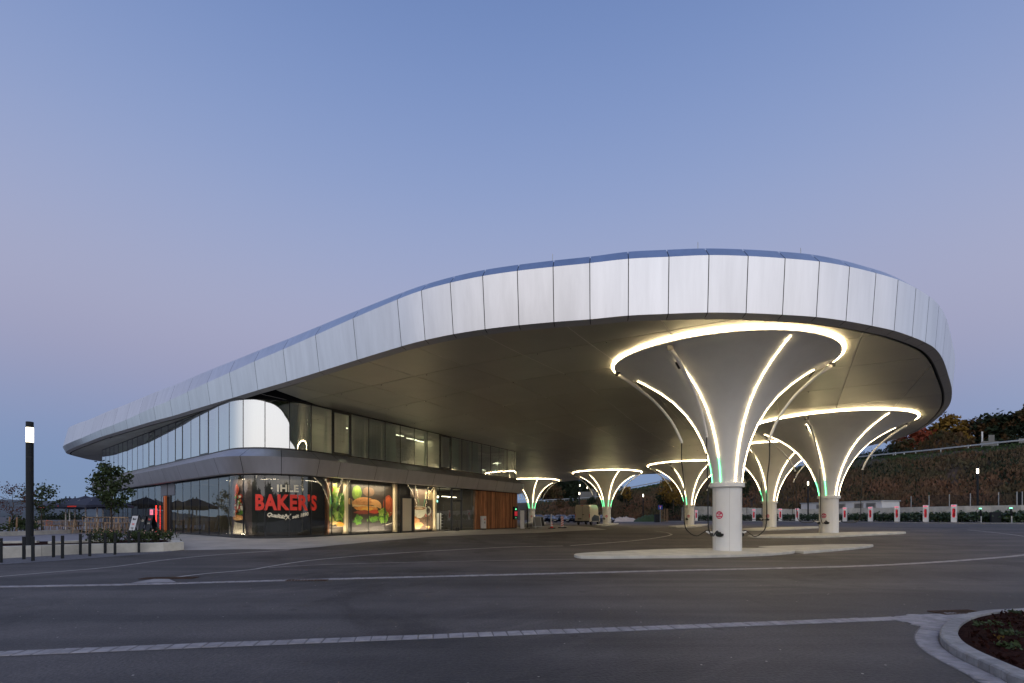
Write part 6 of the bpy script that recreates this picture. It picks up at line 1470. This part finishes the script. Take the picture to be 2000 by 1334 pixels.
# blue sign, tree stakes, planter box
a = at(1289.5, 1016, 84); t = empty('road_sign', (a.x, 84, g(a.x, 84)), 0, 'square blue dead-end sign on a pole beside the tree stakes', 'sign')
h_ = at(0, 987, 84).z-g(a.x, 84); MB().tube([(0,.04,0),(0,.04,h_)], .035, 8).build('pole', 'galv', t); MB().box(-.38,-.02,h_-.72,.38,.02,h_+.02,ch=.02).build('panel', 'signblue', t)
MB().box(-.06,-.028,h_-.62,.06,-.022,h_-.22).build('symbol', 'white', t); MB().box(-.2,-.028,h_-.22,.2,-.022,h_-.1).build('symbol', 'lettred', t)
for px, lb in ((1292.5,'first'),(1297,'second'),(1301,'third'),(1304,'fourth')):
    a = at(px, 1013, 86); m_ = MB(); m_.tube([(a.x, 86, .3), (a.x, 86, at(px, 993.5, 86).z)], .06, 6); tag(m_.build('tree_stake', 'post'), lb+' timber stake from the left beside the blue sign', 'stake', 'stakes beside the blue sign')
a = at(1284, 1015, 88); m_ = MB(); m_.box(a.x-.5, 87.6, .3, a.x+.5, 88.4, at(0, 1004.5, 88).z, ch=.03); tag(m_.build('waste_container', 'anth'), 'dark container left of the blue sign pole', 'container')
# ---------------------------------------------------------------- vehicles
def wheel(parent, x, y, r=.33, w=.22):
    o = MB(); s_ = 20; prof_ = [(r*.62,-w/2),(r*.93,-w/2),(r,-w/2+.03),(r,w/2-.03),(r*.93,w/2),(r*.62,w/2)]
    v = [(y_, q*math.cos(2*math.pi*k/s_), q*math.sin(2*math.pi*k/s_)) for q, y_ in prof_ for k in range(s_)]
    o.add(v, [(i*s_+k, i*s_+(k+1) % s_, (i+1)*s_+(k+1) % s_, (i+1)*s_+k) for i in range(5) for k in range(s_)]); t = o.build('wheel', 'rubber', parent, True); t.location = (x, y, r)
    rm = MB()
    for sd in (-1, 1): v = [(sd*w*.42,0,0)]+[(sd*w*.36, r*.64*math.cos(2*math.pi*k/s_), r*.64*math.sin(2*math.pi*k/s_)) for k in range(s_)]; rm.add(v, [(0,1+k,1+(k+1) % s_) for k in range(s_)])
    rm.build('rim', 'chrome', t)
def loft(secs, mat, name, parent, ang=35):
    """body from cross sections: each (y, [(x, z) ...half outline, bottom to top])"""
    v = []; f = []; n = len(secs[0][1])
    for y, h in secs: v += [(x, y, z) for x, z in h]+[(-x, y, z) for x, z in h[::-1]]
    m_ = 2*n
    for i in range(len(secs)-1): f += [(i*m_+j, i*m_+(j+1) % m_, (i+1)*m_+(j+1) % m_, (i+1)*m_+j) for j in range(m_)]
    f += [tuple(range(m_-1,-1,-1)), tuple(range((len(secs)-1)*m_, len(secs)*m_))]; return shade_auto(mesh(name, v, f, mat, parent), ang)
def make_car(kind='saloon'):
    t = empty('parked_car', (0,0,0)); W_ = .9          # front at -Y
    def lower(y, w, zl, zh, zt): return (y, [(w*.80,zl),(w*.97,zl+.12),(w,zh*.62),(w*.98,zh),(w*.90,zt)])
    loft([lower(-2.22,.70,.32,.58,.60), lower(-2.15,.82,.22,.66,.70), lower(-1.9,.88,.18,.74,.80), lower(-1.1,.90,.17,.84,.92), lower(-.75,.90,.17,.88,.96), lower(1.3,.90,.17,.92,1.0), lower(1.95,.88,.20,.92,1.0), lower(2.25,.80,.30,.86,.93)], 'navycar', 'body', t)
    rt = 1.42 if kind == 'saloon' else 1.50; rear = 1.75 if kind == 'saloon' else 2.1
    def cab(y, w, z0, w2, z1): return (y, [(w, z0), (w*.99, z0+(z1-z0)*.3), (w2+.02, z1-.06), (w2*.9, z1)])
    loft([cab(-1.05,.78,.90,.74,.93), cab(-.35,.80,.93,.66,rt-.06), cab(.1,.80,.95,.64,rt), cab(.9,.80,.96,.63,rt-.01), cab(rear-.5,.79,.97,.62,rt-.10), cab(rear,.76,.98,.66,1.02)], 'carglass', 'glasshouse', t)
    loft([cab(-.33,.665,rt-.07,.64,rt-.035), cab(.1,.655,rt-.05,.62,rt+.012), cab(.9,.645,rt-.05,.61,rt+.005), cab(rear-.55,.63,rt-.13,.58,rt-.085)], 'navycar', 'roof', t)
    for x_ in (-.74,.74):
        for y_ in (-1.38,1.38): wheel(t, x_, y_)
        MB().box(min(x_*1.04,x_*1.24),-.78,.93,max(x_*1.04,x_*1.24),-.62,1.05,ch=.02).build('mirror', 'navycar', t)
        MB().add([(x_*.55,-2.235,.60),(x_*1.05,-2.16,.60),(x_*1.08,-2.10,.69),(x_*.6,-2.20,.68)], [(0,1,2,3),(3,2,1,0)]).build('headlight', 'chrome', t)
        MB().box(min(x_*.6,x_*1.02),2.2,.7,max(x_*.6,x_*1.02),2.27,.82).build('tail_light', 'tail', t)
        MB().tube([(x_*1.085,-.6,.70),(x_*1.085,1.0,.70)], .012, 5).build('trim', 'chrome', t)
    MB().box(-.32,-2.25,.42,.32,-2.225,.60).build('grille', 'rubber', t); MB().box(-.26,-2.265,.34,.26,-2.25,.45).build('number_plate', 'plate', t); MB().box(-.26,2.25,.5,.26,2.28,.61).build('number_plate', 'plate', t)
    return t
car0 = make_car(); cars = [(1052,93,.15,'leftmost of the dark blue parked cars, nearest the farthest column'),(1074,92.5,.35,'second dark blue car from the left in the parked row'),(1097,92,.38,'third dark blue car from the left in the parked row'),(1122,91,.42,'dark blue car parked directly left of the white van'),(1183,88,.2,'dark car half hidden behind the column beside the van')]
for i, (px, Y, rz, lb) in enumerate(cars):
    o = car0 if i == 0 else copy_tree(car0); x = (px-1000)/F*Y; o.location = (x, Y, g(x, Y)); o.rotation_euler = (0,0,rz); tag(o, lb, 'car', 'dark blue cars parked at the foot of the embankment')
# van
def make_van():
    t = empty('delivery_van', (0,0,0))               # rear at -Y
    def sec(y, zl, zt, w=.98): return (y, [(w*.93,zl),(w,zl+.15),(w,zl+.9 if zt > 1.5 else zt-.1),(w*.98,zt-.25),(w*.86,zt)])
    secs = [sec(-2.95,.45,2.50), sec(-2.9,.42,2.60), sec(-1.0,.40,2.66), sec(1.1,.40,2.64), sec(1.45,.40,2.52), (2.15,[(.9,.38),(.97,.5),(.97,1.2),(.88,1.45),(.78,1.50)]), (2.8,[(.86,.36),(.93,.48),(.93,.9),(.86,1.15),(.76,1.2)]), (2.95,[(.75,.42),(.82,.55),(.82,.8),(.74,.98),(.66,1.0)])]
    loft(secs, 'vanwhite', 'body', t, 30)
    for sd in (-1, 1):
        X_ = sd*.986
        o = MB(); o.add([(X_,-2.0,.50),(X_,2.0,.50),(X_*.999,1.9,1.15),(X_*.999,-.6,1.35),(X_,-2.0,.9)], [(0,1,2,3,4)]); o.build('side_decoration', 'vanblue', t)
        o = MB(); o.add([(X_*.995,1.05,1.35),(X_*.97,1.95,1.35),(X_*.93,1.5,1.95),(X_*.985,1.05,2.0)], [(0,1,2,3)]); o.build('side_window', 'carglass', t)
        MB().box(min(sd*1.0,sd*1.2),1.55,1.35,max(sd*1.0,sd*1.2),1.7,1.75,ch=.03).build('mirror', 'rubber', t)
        for y_ in (-1.75, 1.95): wheel(t, sd*.84, y_, .36, .24)
        MB().box(min(sd*.90,sd*.985),-2.99,.95,max(sd*.90,sd*.985),-2.93,1.45).build('tail_light', 'tail', t)
    o = MB(); o.add([(-.78,1.47,2.40),(.78,1.47,2.40),(.84,2.14,1.56),(-.84,2.14,1.56)], [(0,1,2,3)]); o.build('windscreen', 'carglass', t)
    MB().box(-.012,-2.965,.62,.012,-2.945,2.42).build('door_gap', 'rubber', t); MB().box(-.92,-3.03,.38,.92,-2.90,.55,ch=.02).build('bumper', 'rubber', t); MB().box(-.62,-2.985,.72,-.1,-2.96,.86).build('number_plate', 'rubber', t)
    MB().box(.02,-3.0,1.30,.24,-2.955,1.38).build('handle', 'rubber', t); MB().box(-.15,-2.97,2.46,.15,-2.94,2.53).build('brake_light', 'tail', t)
    for sd in (-1,1):
        for z_ in (.8,1.6,2.25): MB().box(min(sd*.95,sd*.99),-2.975,z_-.05,max(sd*.95,sd*.99),-2.95,z_+.05).build('hinge', 'rubber', t)
    return t
van = make_van(); Y = 69; x = (1149-1000)/F*Y; van.location = (x, Y, g(x, Y)); van.rotation_euler = (0,0,-.42); van.scale = (1.06,1.06,1.06); tag(van, 'white panel van with dark blue lower sides, seen from behind under the roof', 'van')
# ---------------------------------------------------------------- small things by the timber corner
a = at(1077.5, 1034, 47); t = empty('traffic_cone', (a.x, a.y, g(a.x, a.y)+.02), 0, 'orange and white traffic cone on a black foot plate, left of the striped barrier', 'cone')
MB().box(-.34,-.34,0,.34,.34,.07,ch=.05).build('base', 'rubber', t); r0 = .17
for i, (z0_, z1_, mt) in enumerate(((.07,.22,'red'),(.22,.36,'white'),(.36,.46,'red'),(.46,.58,'white'),(.58,.70,'red'))): MB().lathe([(r0*(1-z0_/.85),z0_),(r0*(1-z1_/.85),z1_)], 16).build('cone_band', mt, t, True)
a = at(1098, 1031, 49); t = empty('barrier_board', (a.x, a.y, g(a.x, a.y)+.02), 0, 'red and white diagonally striped warning board on a black foot', 'barrier')
MB().box(-.42,-.2,0,.42,.2,.10,ch=.03).build('foot', 'rubber', t); MB().box(-.13,-.02,.1,.13,.02,1.22).build('board', 'white', t)
for k in range(5): z_ = .14+k*.23; MB().add([(-.13,-.022,z_),(.13,-.022,z_+.16),(.13,-.022,min(z_+.27,1.22)),(-.13,-.022,z_+.11)], [(0,1,2,3)]).build('stripe', 'red', t)
a = at(1077, 1034, 46.6); m_ = MB(); m_.tube([(a.x-.0,a.y+.35,.4),(a.x,a.y+.35,at(0,1004,46.9).z)], .055, 10); tag(m_.build('marker_pole', 'white'), 'plain white pole standing behind the traffic cone', 'pole')
aboard(1049, 46.5, g(2.4,46.5)+.02, .75, 1.15, 'signback', 'left grey folding board beside the slim pole near the timber corner', 'galv', rz=.5, group='grey folding boards by the timber corner')
aboard(1056, 47, g(2.8,47)+.02, .8, 1.15, 'anth', 'right grey-green folding board, nearest the traffic cone', 'galv', rz=.9, group='grey folding boards by the timber corner')
a = at(1030, 1031, 46.3); t = empty('air_hose_post', (a.x, a.y, g(a.x, a.y)+.02), 0, 'thin dark post with a hanging hose beside the timber corner', 'post')
MB().tube([(0,0,0),(0,0,1.75),(.10,0,1.95)], .035, 8).build('pole', 'anth', t); MB().box(-.25,-.18,0,.25,.18,.05).build('foot', 'anth', t)
a = at(1020, 1031, 47); t = empty('service_station_pillar', (a.x, a.y, g(a.x, a.y)+.02), 0, 'white tyre service pillar with a black hose loop, against the timber corner', 'pillar')
MB().box(-.2,-.15,0,.2,.15,1.75,ch=.04).build('housing', 'white', t); MB().tube([(.2,-.1,1.6),(.42,-.12,1.8),(.55,-.12,1.4),(.55,-.12,.7),(.45,-.12,.1),(.3,-.1,.05)], .03, 7).build('hose', 'rubber', t, True)
